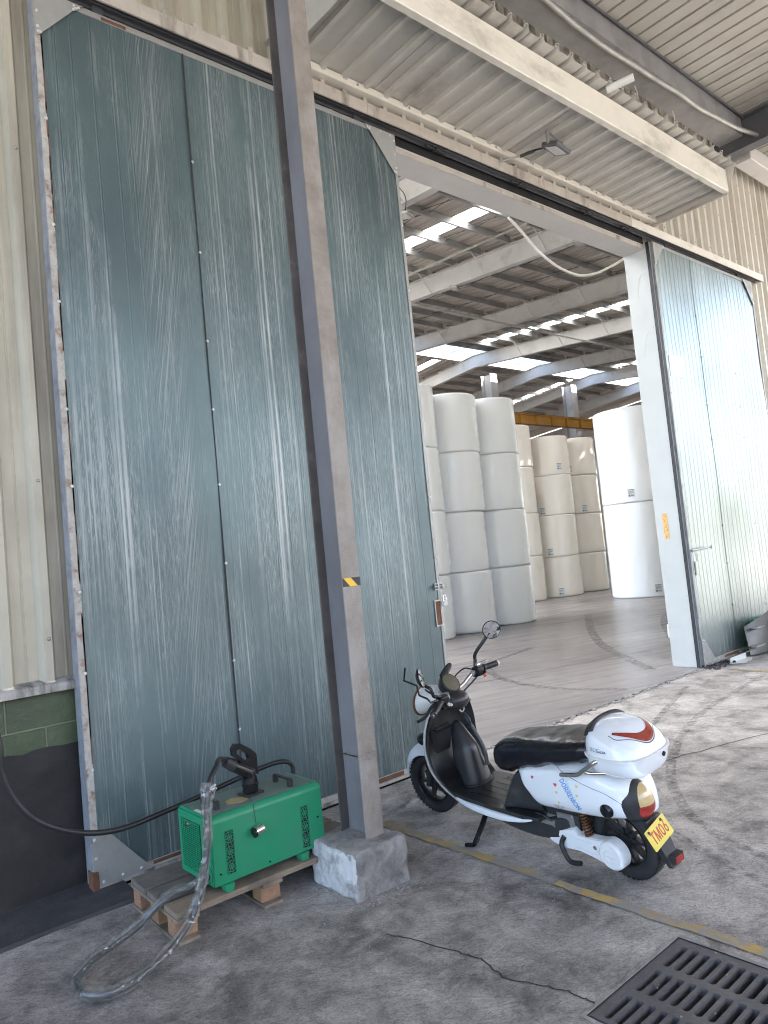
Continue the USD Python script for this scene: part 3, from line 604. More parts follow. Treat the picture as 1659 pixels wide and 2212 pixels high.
# ------------------------------------------------------------------ canopy over the door
can = thing('door_canopy', label='flat ribbed canopy with a cream fascia beam above the opening', cat='canopy')
CX0, CX1 = 2.70, 7.47
a = CX0
sidx = 0
while a < CX1-.01:
    b = min(a+.76, CX1)
    obj('soffit_sheet', sheet(corr(a, b, .19, .046, .030, .034, 2.997, minor=False), lambda u, dd, v: (u, v, 4.885-dd+.02*(3.77-v)/.85-.002*(sidx % 2)), 3.765, 2.93), M['soffit_paint'], can)
    obj('roof_sheet', sheet(corr(a-.02, b, .178, .06, .035, .032, 2.92, minor=False), lambda u, dd, v: (u, v, 5.075+dd+.03*(2.80-v)), 3.88, 2.80), M['soffit_paint'], can)
    a = b; sidx += 1
obj('fascia_beam', [cbx(CX0, CX1, 2.885, 2.945, 4.815, 5.045, .006)], M['cream_trim'], can)
obj('wall_angle', [cbx(CX0, CX1, 3.66, 3.80, 4.826, 4.88, .004), bx(CX0, CX1, 3.77, 3.775, 4.88, 5.06)], M['cream_trim'], can)
obj('end_plate', extr([(2.79, 5.08), (2.90, 4.82), (3.77, 4.835), (3.77, 5.07)], 'x', CX1+.002, CX1+.008), M['soffit_paint'], can)
obj('end_trim', cbx(CX1-.005, CX1+.02, 2.90, 3.77, 4.80, 4.83, .003), M['grimy_trim'], can)
obj('end_plate', extr([(2.79, 5.08), (2.90, 4.82), (3.77, 4.835), (3.77, 5.07)], 'x', CX0-.008, CX0-.002), M['soffit_paint'], can)
for q in np.arange(2.8, 7.4, .5): obj('bolt', mv(lathe([(0, .008), (.008, .006), (.010, 0)], 8, 'y'), (q, 3.658, 4.853)), M['steel_dull'], can)
# torn edge beads along the sheet ends
eb = []
for q in np.arange(3.0, 7.45, .178):
    c = q+.098
    obj('sheet_end_lip', tube([(c-.02, 2.80, 5.108), (c, 2.79, 5.118), (c+.02, 2.80, 5.108)], .0035, 5), M['dull_zinc'], can)

fl = thing('floodlight', label='small floodlight on a bent arm under the canopy', cat='lamp')
obj('arm', tube(smoothpath([(4.86, 3.70, 4.76), (5.02, 3.55, 4.80), (5.14, 3.42, 4.815)], 4), .009, 8), M['dull_zinc'], fl)
obj('cable', tube(smoothpath([(5.0, 3.57, 4.79), (5.06, 3.50, 4.81), (5.13, 3.45, 4.83), (5.2, 3.40, 4.85)], 4), .014, 8), M['black_rubber'], fl)
hd = cat([cbx(-.12, .12, -.075, .075, 0, .035, .006)]); hd = mv(hd, (5.13, 3.30, 4.745), rx=18, rz=8)
obj('housing', hd, M['dark_steel'], fl)
obj('lens', mv(bx(-.09, .09, -.05, .05, -.004, -.001), (5.13, 3.30, 4.745), rx=18, rz=8), M['lamp_glass'], fl)
obj('bracket', mv(cat([bx(-.135, -.125, -.01, .01, 0, .11), bx(.125, .135, -.01, .01, 0, .11), bx(-.135, .135, -.01, .01, .10, .11)]), (5.13, 3.30, 4.76), rz=8), M['dull_zinc'], fl)

pv = thing('pipe_stub', label='short white plastic pipe with printed marks poking out above the canopy', cat='pipe')
a_, b_ = np.array([5.27, 2.86, 5.075]), np.array([5.34, 2.66, 5.09])
obj('tube', [cyl(a_, b_, .03, 18)], M['white_hose'], pv, smooth=40)
dd_ = (b_-a_)/np.linalg.norm(b_-a_); pm = []
for t in np.linspace(.15, .85, 9): pm.append(cyl(a_+(b_-a_)*t, a_+(b_-a_)*(t+.02), .0306, 18))
obj('print_bands', pm, M['label_paper'], pv)
for q, y_, z_ in ((5.62, 2.8, 5.2), (6.25, 2.8, 5.2)):
    obj('loose_wire', tube(smoothpath([(q, y_, z_), (q+.03, y_, z_-.05), (q+.02, y_, z_-.11)], 5), .003, 5), M['paper_white'], can)

# ------------------------------------------------------------------ porch roof high above
pr = thing('porch_roof', label='high ribbed metal roof over the loading yard with grey edge beam', cat='roof')
PX0, PX1, PY0, PZ = -3.6, 16.6, -9.0, 6.66
a = PX0
while a < PX1-.01:
    b = min(a+.76, PX1)
    obj('roof_sheet', sheet(corr(a, b, .19, .036, .024, .032, 5.0, minor=False), lambda u, dd, v: (u, v, PZ+dd), 3.86, PY0), M['porch_roof_sheet'], pr)
    a = b
obj('edge_beam', [bx(PX0, 9.56, 3.44, 3.74, 6.36, 6.366), bx(PX0, 9.56, 3.44, 3.447, 6.366, 6.60)], M['grey_steel'], pr)
obj('edge_beam_lip', [bx(PX0, 9.56, 3.40, 3.44, 6.595, 6.60), bx(PX0, 9.56, 3.40, 3.404, 6.57, 6.595)], M['dark_steel'], pr)
def ibeam_y(x, y0, y1, z, h, b, tf=.012, tw=.01): return cat([bx(x-b/2, x+b/2, y0, y1, z, z+tf), bx(x-b/2, x+b/2, y0, y1, z+h-tf, z+h), bx(x-tw/2, x+tw/2, y0, y1, z+tf, z+h-tf)])
for x_ in (1.9, 9.66):
    obj('rafter', ibeam_y(x_, PY0, 3.86, 6.22, .40, .18), M['dark_steel'], pr, label='dark steel rafter')
for y_ in (1.6, -.4, -2.4, -4.4, -6.4, -8.4): obj('purlin', [bx(PX0, PX1, y_, y_+.06, 6.50, 6.506), bx(PX0, PX1, y_, y_+.004, 6.506, 6.655), bx(PX0, PX1, y_, y_+.06, 6.65, 6.656)], M['grey_steel'], pr)
obj('wall_beam', [cbx(9.9, PX1, 3.5, 3.72, 6.20, 6.40, .01)], M['hall_steel'], pr)
cn = obj('conduit', tube(smoothpath([(3.0, 3.45, 6.42), (5.0, 3.46, 6.38), (5.646, 3.473, 6.35), (6.086, 3.50, 6.35), (6.591, 3.50, 6.34), (7.053, 3.49, 6.35), (7.53, 3.48, 6.35), (7.944, 3.46, 6.35), (8.407, 3.465, 6.35), (8.838, 3.44, 6.36), (9.297, 3.40, 6.36), (9.7, 3.30, 6.33), (10.2, 3.24, 6.30)], 6), .026, 10), M['dull_zinc'], smooth=50)
tag(cn, 'wavy grey metal conduit running along the high edge beam', 'conduit')
# outer porch posts (front row) hold the roof's far edge
for x_ in (1.9, 9.66):
    obj('post', cat([bx(x_-.1, x_+.1, PY0+.1, PY0+.11, 0, 6.2), bx(x_-.1, x_+.1, PY0+.29, PY0+.30, 0, 6.2), bx(x_-.005, x_+.005, PY0+.11, PY0+.29, 0, 6.2)]), M['column_paint'], pr)

# ------------------------------------------------------------------ the column and its plinth
col = thing('steel_column', label='slim steel I-section column in front of the dark door', cat='column')
cx, cy, zb, zt_ = 2.122, 2.745, .20, 6.22
obj('flange', cbx(cx-.053, cx+.053, cy, cy+.009, zb, zt_, .002), M['column_rusty'], col, label='rust-brown front flange')
obj('flange', cbx(cx-.053, cx+.053, cy+.191, cy+.20, zb, zt_, .002), M['column_inner'], col, label='dark back flange')
obj('web', bx(cx-.004, cx+.004, cy+.009, cy+.191, zb, zt_), M['column_paint'], col, label='grey-blue web')
wd = []
for z in (.57,):
    for k_ in range(5):
        wd.append(tube(np.c_[np.full(9, cx-.0045), np.linspace(cy+.01, cy+.19, 9), z+.008*k_/5-.01+RNG.normal(0, .003, 9)], .003, 5))
    wd.append(tube(np.c_[np.linspace(cx-.053, cx+.053, 9), np.full(9, cy-.001), z+.02+RNG.normal(0, .004, 9)], .004, 6))
    wd.append(tube(np.c_[np.linspace(cx-.053, cx+.053, 9), np.full(9, cy-.001), z-.008+RNG.normal(0, .004, 9)], .004, 6))
obj('splice_weld', wd, M['column_rusty'], col, smooth=40)
tp = obj('hazard_tape', bx(cx-.0535, cx+.0535, cy-.0015, cy-.0004, 1.377, 1.418), M['tape_black'], col)
obj('yellow_stripe', extr([(cx-.048, 1.4178), (cx-.004, 1.4178), (cx+.034, 1.3772), (cx-.012, 1.3772)], 'y', cy-.0026, cy-.0016), M['tape_yellow'], tp)
def rough_block(x0, x1, y0, y1, z0, z1, amp, n=.018, seed=1):
    b = m3.Manifold.hull_points(np.array([[X, Y, Z] for X in (x0, x1) for Y in (y0, y1) for Z in (z0, z1)], float)).refine_to_length(n)
    m = tm(b); c = np.array([(x0+x1)/2, (y0+y1)/2, (z0+z1)/2]); v = m.vertices
    hlf = np.array([x1-x0, y1-y0, z1-z0])/2; q = (v-c)/hlf
    rr = np.sort(np.abs(q), axis=1)[:, 1]; v = c+(v-c)*(1-.05*np.clip((rr-.86)/.14, 0, 1)**2)[:, None]
    dsp = np.stack([meshkit.fbm(v*14+k_*9.1, 4, seed+k_)-.5 for k_ in range(3)], 1)
    m = trimesh.Trimesh(v+dsp*amp, m.faces, process=False); return m
pl = thing('concrete_plinth', label='rough concrete block carrying the steel column', cat='plinth')
obj('block', rough_block(1.93, 2.235, 2.645, 3.01, -.02, .205, .03), M['plinth_concrete'], pl, smooth=50)
# whitewashed left face remains
m = rough_block(1.922, 1.95, 2.66, 3.0, .0, .195, .022, seed=5)
obj('whitewash_skin', m, M['whitewash'], pl, smooth=50)
rb = []
for i in range(130):
    t = RNG.random()
    if t < .55: x_, y_ = RNG.uniform(1.93, 2.30), 2.635-abs(RNG.normal(0, .045))
    else: x_, y_ = 1.915-abs(RNG.normal(0, .04)), RNG.uniform(2.6, 2.95)
    s = RNG.uniform(.0015, .0055)*(1 if RNG.random()<.92 else 1.7); mm = trimesh.creation.icosphere(0, 1.); mm.vertices *= RNG.uniform(.5, 1.2, mm.vertices.shape); mm.vertices *= s
    rb.append(mv(mm, (x_, y_, s*.3)))
obj('crumbs', rb, M['rubble'], label='small crumbs of plaster round the foot of the column plinth', cat='rubble', kind='stuff')
lt = []
for i in range(420):
    x_, y_ = RNG.uniform(1.2, 7.0), RNG.uniform(.9, 3.7); s = RNG.uniform(.0015, .005); mm = trimesh.creation.icosphere(0, 1.); mm.vertices *= RNG.uniform(.4, 1.2, mm.vertices.shape); mm.vertices *= s
    lt.append(mv(mm, (x_, y_, s*.3)))
obj('grit', lt, M['rubble'], label='scattered grit and small stones on the yard concrete', cat='grit', kind='stuff')
# ------------------------------------------------------------------ hall roof, seen through the opening
hall = thing('hall_roof', label='steel warehouse roof with rafters, purlins and skylight strips inside the doorway', cat='roof')
ZR, SL, YR, YB = 10.45, .083, 26.7, 49.4
def rz_(y): return ZR+SL*y if y <= YR else ZR+SL*(2*YR-y)
SKX = (3.2, 16.3, 29.4, 42.5, 55.6)
sx = [-8.0]
for q in SKX: sx += [q, q+.64]
sx.append(74.0)
for i in range(len(sx)-1):
    a, b = sx[i], sx[i+1]; sk = i % 2 == 1
    if sk:
        for (y0, y1) in ((6, 24.9), (28.5, 47)):
            y = y0
            while y < y1-.1:
                ye = min(y+1.3, y1)
                obj('skylight_or_added_panel', sheet([(a, 0), (a+.2, 0), (a+.25, .04), (a+.35, .04), (a+.4, 0), (b, 0)], lambda u, dd, v: (u, v, rz_(v)+dd), y, ye), M['skylight_plastic'], hall); y = ye
            for ya, yb_ in ((3.9, 6), (24.9, 25.7)) if y0 < 20 else ((27.7, 28.5), (47, YB)):
                obj('roof_sheet', sheet([(a, 0), (b, 0)], lambda u, dd, v: (u, v, rz_(v)+dd), ya, yb_), M['hall_roof_sheet'], hall)
    else:
        pr_ = corr(a, b, .30, .14, .07, .04, 0, minor=False)
        # unseen translucent bands along the eaves, added to brighten the hall
        e0 = 6.2 if a > 16 else 3.9
        if a > 16: obj('skylight_or_added_panel', sheet([(a, 0), (b, 0)], lambda u, dd, v: (u, v, rz_(v)+dd), 4.6, 6.2), M['skylight_plastic'], hall); obj('roof_sheet', sheet(pr_, lambda u, dd, v: (u, v, rz_(v)+dd), 3.9, 4.6), M['hall_roof_sheet'], hall)
        if a < 2: obj('skylight_or_added_panel', sheet([(a, 0), (b, 0)], lambda u, dd, v: (u, v, rz_(v)+dd), 8, 25.7), M['skylight_plastic'], hall); obj('roof_sheet', sheet(pr_, lambda u, dd, v: (u, v, rz_(v)+dd), 3.9, 8), M['hall_roof_sheet'], hall)  # unseen translucent roof area, added to brighten the hall
        for ya, yb_ in ((e0, 25.7), (27.7, YB)):
            if a < 2 and ya < 20: continue
            if 3 < a < 4:
                pa_, pb_ = corr(a, 10, .30, .14, .07, .04, 0, minor=False), corr(10, b, .30, .14, .07, .04, 0, minor=False)
                for p_, t0_ in ((pa_, 11.5), (pb_, 18.5)):
                    y0_, y1_, y2_ = (ya, t0_, yb_) if ya < 20 else (ya, 28.5, 46)
                    obj('roof_sheet', sheet(p_, lambda u, dd, v: (u, v, rz_(v)+dd), y0_, y1_), M['hall_roof_sheet'], hall)
                    obj('skylight_or_added_panel', sheet(p_, lambda u, dd, v: (u, v, rz_(v)+dd), y1_, y2_), M['skylight_plastic'], hall)  # hidden translucent stretch, added for more light over the rolls
                continue
            obj('roof_sheet', sheet(pr_, lambda u, dd, v: (u, v, rz_(v)+dd), ya, yb_), M['hall_roof_sheet'], hall)
XR = [1.0, 7.0, 12.96, 19.1, 25.2, 31.0, 36.9, 42.8, 48.8, 54.8, 60.8, 66.8]
def sl_box(x0, x1, ya, yb_, h0, h1):
    """box following the roof slope, h measured from the roof sheet"""
    P = [(x, y, rz_(y)+h) for x in (x0, x1) for y in (ya, yb_) for h in (h0, h1)]
    return hull(P)
for x_ in XR:
    for ya, yb_ in ((4.05, YR), (YR, 49)):
        obj('rafter', cat([sl_box(x_-.006, x_+.006, ya, yb_, -.93, -.27), sl_box(x_-.13, x_+.13, ya, yb_, -.95, -.93), sl_box(x_-.13, x_+.13, ya, yb_, -.27, -.25)]), M['hall_steel'], hall)
PUR = [y for y in np.arange(5.2, 48.5, 1.3) if not 25.4 < y < 28.0]
for i, y in enumerate(PUR):
    z = rz_(y)
    for k_ in range(2, len(XR)-1):
        if y > YR and k_ < 5: continue
        a, b = XR[k_]+.12, XR[k_+1]-.12
        if y > YR and k_ > 7: continue
        obj('purlin', cat([bx(a, b, y, y+.008, z-.235, z-.03), bx(a, b, y, y+.07, z-.243, z-.235), bx(a, b, y, y+.07, z-.03, z-.022)]), M['hall_purlin'], hall)
br = []
for k_ in range(2, len(XR)-2):
    for i, y in enumerate(PUR):
        if y > 25 or i % 2: continue
        obj('fly_brace', cyl((XR[k_]-.02, y, rz_(y)-.92), (XR[k_]-.62, y, rz_(y)-.24), .022, 6), M['hall_steel'], hall)
for k_ in range(2, 8):
    for i in range(len(PUR)-1):
        if PUR[i] > 25: continue
        for t in (.33, .36, .66, .69):
            x_ = XR[k_]*(1-t)+XR[k_+1]*t; br.append(cyl((x_, PUR[i], rz_(PUR[i])-.15), (x_+(.25 if t in (.33, .66) else -.25), PUR[i+1], rz_(PUR[i+1])-.12), .012, 4))
obj('sag_rods', br, M['dark_steel'], hall, kind='stuff')
# ridge opening framing
for k_ in range(2, len(XR)-1):
    a, b = XR[k_], XR[k_+1]
    fr = [bx(a, b, 25.62, 25.70, rz_(25.7)-.25, rz_(25.7)+.06), bx(a, b, 27.70, 27.78, rz_(25.7)-.25, rz_(25.7)+.06)]
    for t in (.25, .5, .75): fr.append(bx(a+(b-a)*t-.03, a+(b-a)*t+.03, 25.7, 27.7, rz_(25.7)+.3, rz_(25.7)+.36))
    fr.append(bx(a, b, 26.68, 26.74, rz_(25.7)+.36, rz_(25.7)+.42))
    obj('ridge_frame', fr, M['hall_purlin'], hall)
for y in (9.5, 19.0): obj('sprinkler_pipe', cyl((10, y, rz_(y)-1.15), (60, y, rz_(y)-1.15), .05, 8), M['hall_steel'], hall)
# columns inside
hc0 = None
HC = [(32.6, 27.2), (40.6, 27.2), (24.6, 27.2), (48.6, 27.2)]
h = 11.55
hc = thing('hall_column', (HC[0][0], HC[0][1], 0), label='left pale steel column under the hall roof, mostly hidden by the paper rolls', cat='column')
obj('flange', cat([bx(-.30, .30, -.36, -.345, 0, h)]), M['hall_steel'], hc); obj('flange', bx(-.30, .30, .345, .36, 0, h), M['hall_steel'], hc); obj('web', bx(-.008, .008, -.345, .345, 0, h), M['hall_steel'], hc)
obj('bracket', cat([bx(-.25, .25, -.75, -.36, 8.1, 8.4)]), M['hall_steel'], hc)
for q, l in zip(HC[1:], ('pale steel column in the hall above the yellow crane beam', None, None)):
    if l: dup(hc, 'hall_column', (q[0], q[1], 0), label=l, cat='column')
cr = thing('crane_beam', label='yellow overhead crane girder deep inside the hall', cat='crane')
obj('girder', [bx(22, 60, 25.98, 26.0, 8.42, 9.0), bx(22, 60, 25.85, 26.13, 8.40, 8.43), bx(22, 60, 25.85, 26.13, 8.99, 9.03)], M['crane_yellow'], cr)
for x_ in np.arange(23, 60, 1.5): obj('stiffener', bx(x_, x_+.03, 25.87, 25.98, 8.43, 8.99), M['crane_yellow'], cr)
obj('rail', [bx(22, 60, 25.96, 26.02, 9.03, 9.10), bx(22, 60, 25.80, 25.85, 8.34, 8.42)], M['crane_dark'], cr)
# walls of the hall
hw = thing('hall_walls', label='far cream walls of the warehouse hall', cat='wall')
obj('back_wall', sheet(corr(-8, 74, .5, .2, .1, .05, 0, minor=False), lambda u, dd, v: (u, 49.3-dd, v), 9.2, 0), M['cream_cladding'], hw)
obj('side_wall', [bx(73.9, 74, 3.9, 8, 0, 12.3), bx(73.9, 74, 40, 49.3, 0, 12.3), bx(73.9, 74, 8, 40, 8, 12.6)], M['cream_cladding'], hw)  # unseen opening in this side, added to let more daylight in
obj('side_wall', [bx(-8.1, -8, 3.9, 6, 0, 12.3), bx(-8.1, -8, 44, 49.3, 0, 12.3), bx(-8.1, -8, 6, 44, 9.6, 12.6)]+[bx(-8.1, -7.7, y, y+.3, 0, 8.6) for y in (15.3, 25.0, 34.6)], M['cream_cladding'], hw)  # unseen side left wide open, added to light the rolls from the left
obj('eave_closure', bx(-8, 74, 3.93, 4.03, 10.4, 10.9), M['hall_steel'], hw)
obj('front_wall', [bx(18.0, 74, 3.88, 3.98, 0, 10.75)], M['cream_cladding'], hw)
# hanging flood lamps on the rafters
def hang_lamp(x_, y, drop, lab, grp=None):
    t = thing('hanging_lamp', label=lab, cat='lamp'); z = rz_(y)-.95
    obj('cable', tube(smoothpath([(x_, y, z+.4), (x_+.12, y-.1, z+.1), (x_+.05, y-.1, z-drop)], 4), .012, 5), M['black_rubber'], t)
    obj('housing', mv(cbx(-.2, .2, -.16, .16, 0, .08, .015), (x_+.05, y-.1, z-drop-.08), rx=15, rz=20), M['dull_zinc'], t)
    obj('lens', mv(bx(-.14, .14, -.1, .1, -.006, -.001), (x_+.05, y-.1, z-drop-.08), rx=15, rz=20), M['lamp_glass'], t)
hang_lamp(12.7, 12.9, .35, 'hanging lamp nearest the lintel at the top left of the opening')
hang_lamp(19.1, 12.0, .0, 'small lamp on the rafter to the right of the hanging white hose')
hang_lamp(19.1, 17.2, .0, 'small lamp low on the rafter left of the hanging white hose')
hs = smoothpath([(6.14, 4.62, 4.98), (6.30, 4.6, 4.867), (6.538, 4.6, 4.716), (6.793, 4.6, 4.613), (7.069, 4.6, 4.561), (7.368, 4.6, 4.563), (7.699, 4.6, 4.652), (8.061, 4.6, 4.807), (8.4, 4.5, 4.99)], 5)
obj('hanging_hose', tube(hs, .015, 10), M['white_hose'], smooth=50, label='white plastic hose sagging across the top of the doorway', cat='hose')
obj('thin_pipe', tube([(12.5, 12.7, 8.4), (12.9, 9.2, 8.55)], .03, 8), M['white_hose'], label='thin pale pipe crossing behind the sagging white hose', cat='pipe') if False else None
obj('thin_pipe', cyl((5.2, 6.0, 4.45), (8.45, 6.0, 6.07), .014, 8), M['dull_zinc'], label='thin straight pipe slanting up under the hall roof', cat='pipe')
bs = thing('post_base', (8.63, 4.58, 0), label='chipped white and grey block behind the white door jamb', cat='block')
obj('upper_block', rough_block(0, .5, 0, .18, .13, .31, .015, .03, 8), M['white_panel'], bs); obj('lower_block', rough_block(.02, .5, .01, .17, 0, .128, .02, .03, 9), M['plinth_concrete'], bs)

# ------------------------------------------------------------------ paper rolls
def make_roll(r, h, mat, la):
    """wrapped jumbo roll: body, ends, stretch film wrinkle, label with print. la: label azimuth, degrees"""
    t = thing('paper_roll', cat='paper roll')
    b = .035
    n = 56; a = np.linspace(0, 2*np.pi, n, endpoint=False)
    prof = [(r-b, 0), (r-b*.3, b*.3), (r, b)]+[(r*(1+.0035*math.sin(k_*1.7)), b+(h-2*b)*k_/8) for k_ in range(1, 8)]+[(r, h-b), (r-b*.3, h-b*.3), (r-b, h)]
    rings = []
    for i, (rr, z) in enumerate(prof):
        dr_ = 1+.004*np.sin(a*5+z*2+la)+.002*np.sin(a*13-z*5)
        rings.append(np.c_[np.cos(a)*rr*dr_, np.sin(a)*rr*dr_, np.full(n, z)])
    obj('wrapped_body', ringmesh(rings, cap=False), M[mat], t, smooth=60)
    obj('end_face', mv(trimesh.creation.cylinder(r-b*.6, .006, sections=40), (0, 0, h-.005)), M['paper_end'], t)
    obj('end_face', mv(trimesh.creation.cylinder(r-b*.6, .006, sections=40), (0, 0, .006)), M['paper_end'], t)
    return t
def label_on(t, r, ang, z, s=1.):
    q = []; n = 6; w = .15*s; hh = .18*s
    aa = np.linspace(-w/2/r, w/2/r, n)+ang
    V = np.array([[math.cos(x)*(r*1.008), math.sin(x)*(r*1.008), zz] for zz in (z, z+hh) for x in aa]); F = []
    for i in range(n-1): F += [(i, i+1, n+i+1), (i, n+i+1, n+i)]
    lb = obj('label', trimesh.Trimesh(V, F, process=False), M['label_paper'], t)
    pr_ = []
    for (f0, f1, g0, g1) in ((.05, .95, .88, .97), (.1, .9, .72, .76), (.1, .8, .62, .66), (.1, .9, .52, .56), (.1, .55, .42, .46), (.1, .38, .08, .32), (.45, .9, .12, .22), (.45, .85, .28, .31)):
        ab = np.linspace(-w/2/r+f0*w/r, -w/2/r+f1*w/r, 4)+ang
        V = np.array([[math.cos(x)*(r*1.0105), math.sin(x)*(r*1.0105), zz] for zz in (z+g0*hh, z+g1*hh) for x in ab]); F = []
        for i in range(3): F += [(i, i+1, 5+i), (i, 5+i, 4+i)]
        pr_.append(trimesh.Trimesh(V, F, process=False))
    obj('print', pr_, M['print_grey'], lb)
def stack(cx, cy, r, hs_, mat, labs, descr, grp, jit=.012):
    z = .014
    names = ['bottom', 'second', 'third', 'top'] if len(hs_) > 2 else ['bottom', 'top']
    for i, h in enumerate(hs_):
        t = make_roll(r, h-.004, mat, RNG.uniform(0, 6)); 
        ox, oy = RNG.normal(0, jit), RNG.normal(0, jit)
        UsdGeom.Xformable(t).AddTranslateOp().Set(Gf.Vec3d(cx+ox, cy+oy, z))
        tag(t, f'{names[i]} paper roll of {descr}', None, grp)
        if labs[i] is not None: label_on(t, r, math.radians(labs[i][0]), labs[i][1])
        z += h
def az(cx, cy): return math.degrees(math.atan2(-cy, -cx))
G1 = 'white paper rolls stacked inside the doorway'
A = az(10.9, 9.3)
H4 = [1.08]*4
stack(10.89, 9.28, .57, H4, 'paper_roll_white', [None, None, (A-62, .03), None], 'the right tower in the left white bank', G1)
stack(9.74, 9.28, .57, H4, 'paper_roll_white', [None, None, (A-30, .03), None], 'the middle tower in the left white bank', G1)
stack(8.59, 9.22, .57, [1.09, 1.09, 1.1, 1.1], 'paper_roll_white', [None]*4, 'the white tower nearest the dark door', G1)
G2 = 'cream paper rolls stacked at the back'
A = az(16.2, 11.9); h4 = [1.06, 1.09, 1.06, 1.05]
stack(14.92, 12.1, .63, [1.14, 1.1, 1.2, 1.1], 'paper_roll_cream', [None]*4, 'the left tower in the cream back bank', G2)
stack(16.18, 11.85, .63, h4, 'paper_roll_cream', [(A+5, .05), (A-10, .04), (A-20, .04), (A+32, .12)], 'the middle tower in the cream back bank', G2)
stack(17.50, 11.9, .63, h4, 'paper_roll_cream', [(A-52, .05), (A-58, .04), (A+16, .04), (A-12, .1)], 'the right tower in the cream back bank', G2)
stack(15.76, 9.02, .80, [2.18, 2.2], 'paper_roll_white', [(az(15.8, 9)+17, .10), (az(15.8, 9)-8, .12)], 'the tall thick white tower beside the white jamb', 'thick white paper rolls by the jamb')
# ------------------------------------------------------------------ pallet
pal = thing('pallet', (1.225, 2.955, 0), rz=-1.5, label='low dusty wooden pallet under the green machine', cat='pallet')
PZ0, PT = .105, .13
for (y0, y1, m_) in ((.0, .135, 'pallet_wood'), (.19, .33, 'pallet_dusty'), (.355, .53, 'pallet_dusty')):
    obj('deck_board', cbx(0, 1.02, y0, y1, PZ0, PT, .003), M[m_], pal)
for x_ in (0, .40, .80):
    obj('stringer', cbx(x_, x_+.10, .0, .53, PZ0-.018, PZ0-.001, .002), M['pallet_wood'], pal)
    for y_ in (.03, .22, .43): obj('block', cbx(x_+.003, x_+.10, y_, y_+.085, .015, PZ0-.019, .003), M['block_wood'], pal)
    obj('runner', cbx(x_, x_+.095, .0, .53, 0, .014, .002), M['pallet_wood'], pal)
# ------------------------------------------------------------------ green machine
gx0, gx1, gy0, gy1, gz0, gz1 = 1.41, 1.985, 2.965, 3.285, .165, .455
gen = thing('power_unit', label='green box-shaped power unit with black handles standing on the pallet', cat='power unit')
r = .032
def rr_poly(y0, y1, z0, z1, rt_, rb):
    P = []
    for (cy_, cz_, a0, r_) in ((y1-rt_, z1-rt_, 0, rt_), (y0+rt_, z1-rt_, 90, rt_), (y0+rb, z0+rb, 180, rb), (y1-rb, z0+rb, 270, rb)):
        for a in np.linspace(a0, a0+90, 7): P.append((cy_+r_*math.cos(math.radians(a)), cz_+r_*math.sin(math.radians(a))))
    return Polygon(P)
obj('casing', extr(rr_poly(gy0, gy1, gz0, gz1, r, .004), 'x', gx0, gx1), M['machine_green'], gen, smooth=40)
# dusty top
obj('dust_film', bx(gx0+.012, gx1-.012, gy0+.028, gy1-.028, gz1+.0003, gz1+.0012), M['machine_top_dust'], gen)
# end panel with louvres (left face)
ep = obj('end_panel', bx(gx0-.006, gx0-.0005, gy0+.006, gy1-.006, gz0+.004, gz1-.012), M['machine_green'], gen)
obj('louvre_recess', bx(gx0-.0075, gx0-.0062, gy0+.095, gy1-.035, gz0+.03, gz1-.045), M['pit_dark'], gen)
sl_ = []
for k_ in range(24):
    z = gz0+.034+k_*.0090
    sl_.append(mv(bx(-.004, .001, 0, .185, -.0022, .0022), (gx0-.008, gy0+.097, z), ry=-25))
for k_ in range(6): sl_.append(bx(gx0-.0095, gx0-.0072, gy0+.110+k_*.031, gy0+.113+k_*.031, gz0+.03, gz1-.045))
obj('louvres', sl_, M['machine_green'], gen, kind='stuff')
obj('knob', cyl((gx0-.03, gy0+.185, gz1-.055), (gx0-.006, gy0+.185, gz1-.055), .009, 14), M['chrome'], gen, smooth=40)
cp = obj('control_panel', bx(gx0-.0085, gx0-.0065, gy0+.012, gy0+.062, gz0+.15, gz0+.245), M['black_plastic'], gen)
obj('panel_print', [bx(gx0-.0095, gx0-.0086, gy0+.022, gy0+.05, gz0+.158+k_*.03, gz0+.172+k_*.03) for k_ in range(2)]+[bx(gx0-.0095, gx0-.0086, gy0+.025, gy0+.047, gz0+.222, gz0+.235)], M['label_paper'], cp)
sk = obj('socket', mv(lathe([(0, .03), (.03, .028), (.034, .02), (.034, 0)], 20, 'x'), (gx0-.008, gy0+.04, gz0+.045)), M['black_plastic'], gen, smooth=40)
# pierced ornamental vents
def vent(x0, x1, z0, z1, y):
    v = obj('vent', bx(x0, x1, y-.0012, y-.0004, z0, z1), M['pit_dark'], gen)
    reg = sbox(x0, z0, x1, z1); parts = [reg.exterior.buffer(.0010)]
    w = x1-x0; n_ = 3; hh = (z1-z0)/n_
    for k_ in range(n_):
        c = ((x0+x1)/2, z0+hh*(k_+.5))
        for rr_ in (.011, .0225): parts.append(Point(c).buffer(rr_, 24).exterior.buffer(.0010))
        for a in range(15, 180, 45):
            q = affinity.rotate(LineString([(c[0]-.035, c[1]), (c[0]+.035, c[1])]), a, origin=c); parts.append(q.buffer(.0009))
    g = unary_union(parts).intersection(reg)
    obj('lattice', extr(g, 'y', y-.0045, y-.0015), M['machine_green'], v)
vent(1.470, 1.510, .200, .383, gy0); vent(1.863, 1.902, .183, .372, gy0)
for (x_, z_) in ((1.437, .213), (1.68, .185), (1.955, .30), (1.955, .20)): obj('screw', cyl((x_, gy0-.005, z_), (x_, gy0, z_), .004, 8), M['black_plastic'], gen)
for x_ in (1.47, 1.86):
    for y_ in (gy0-.012, gy1-.05):
        obj('foot', extr([(x_-.022, gz0), (x_+.026, gz0), (x_+.018, .131), (x_-.012, .131)], 'y', y_, y_+.05), M['machine_green'], gen)
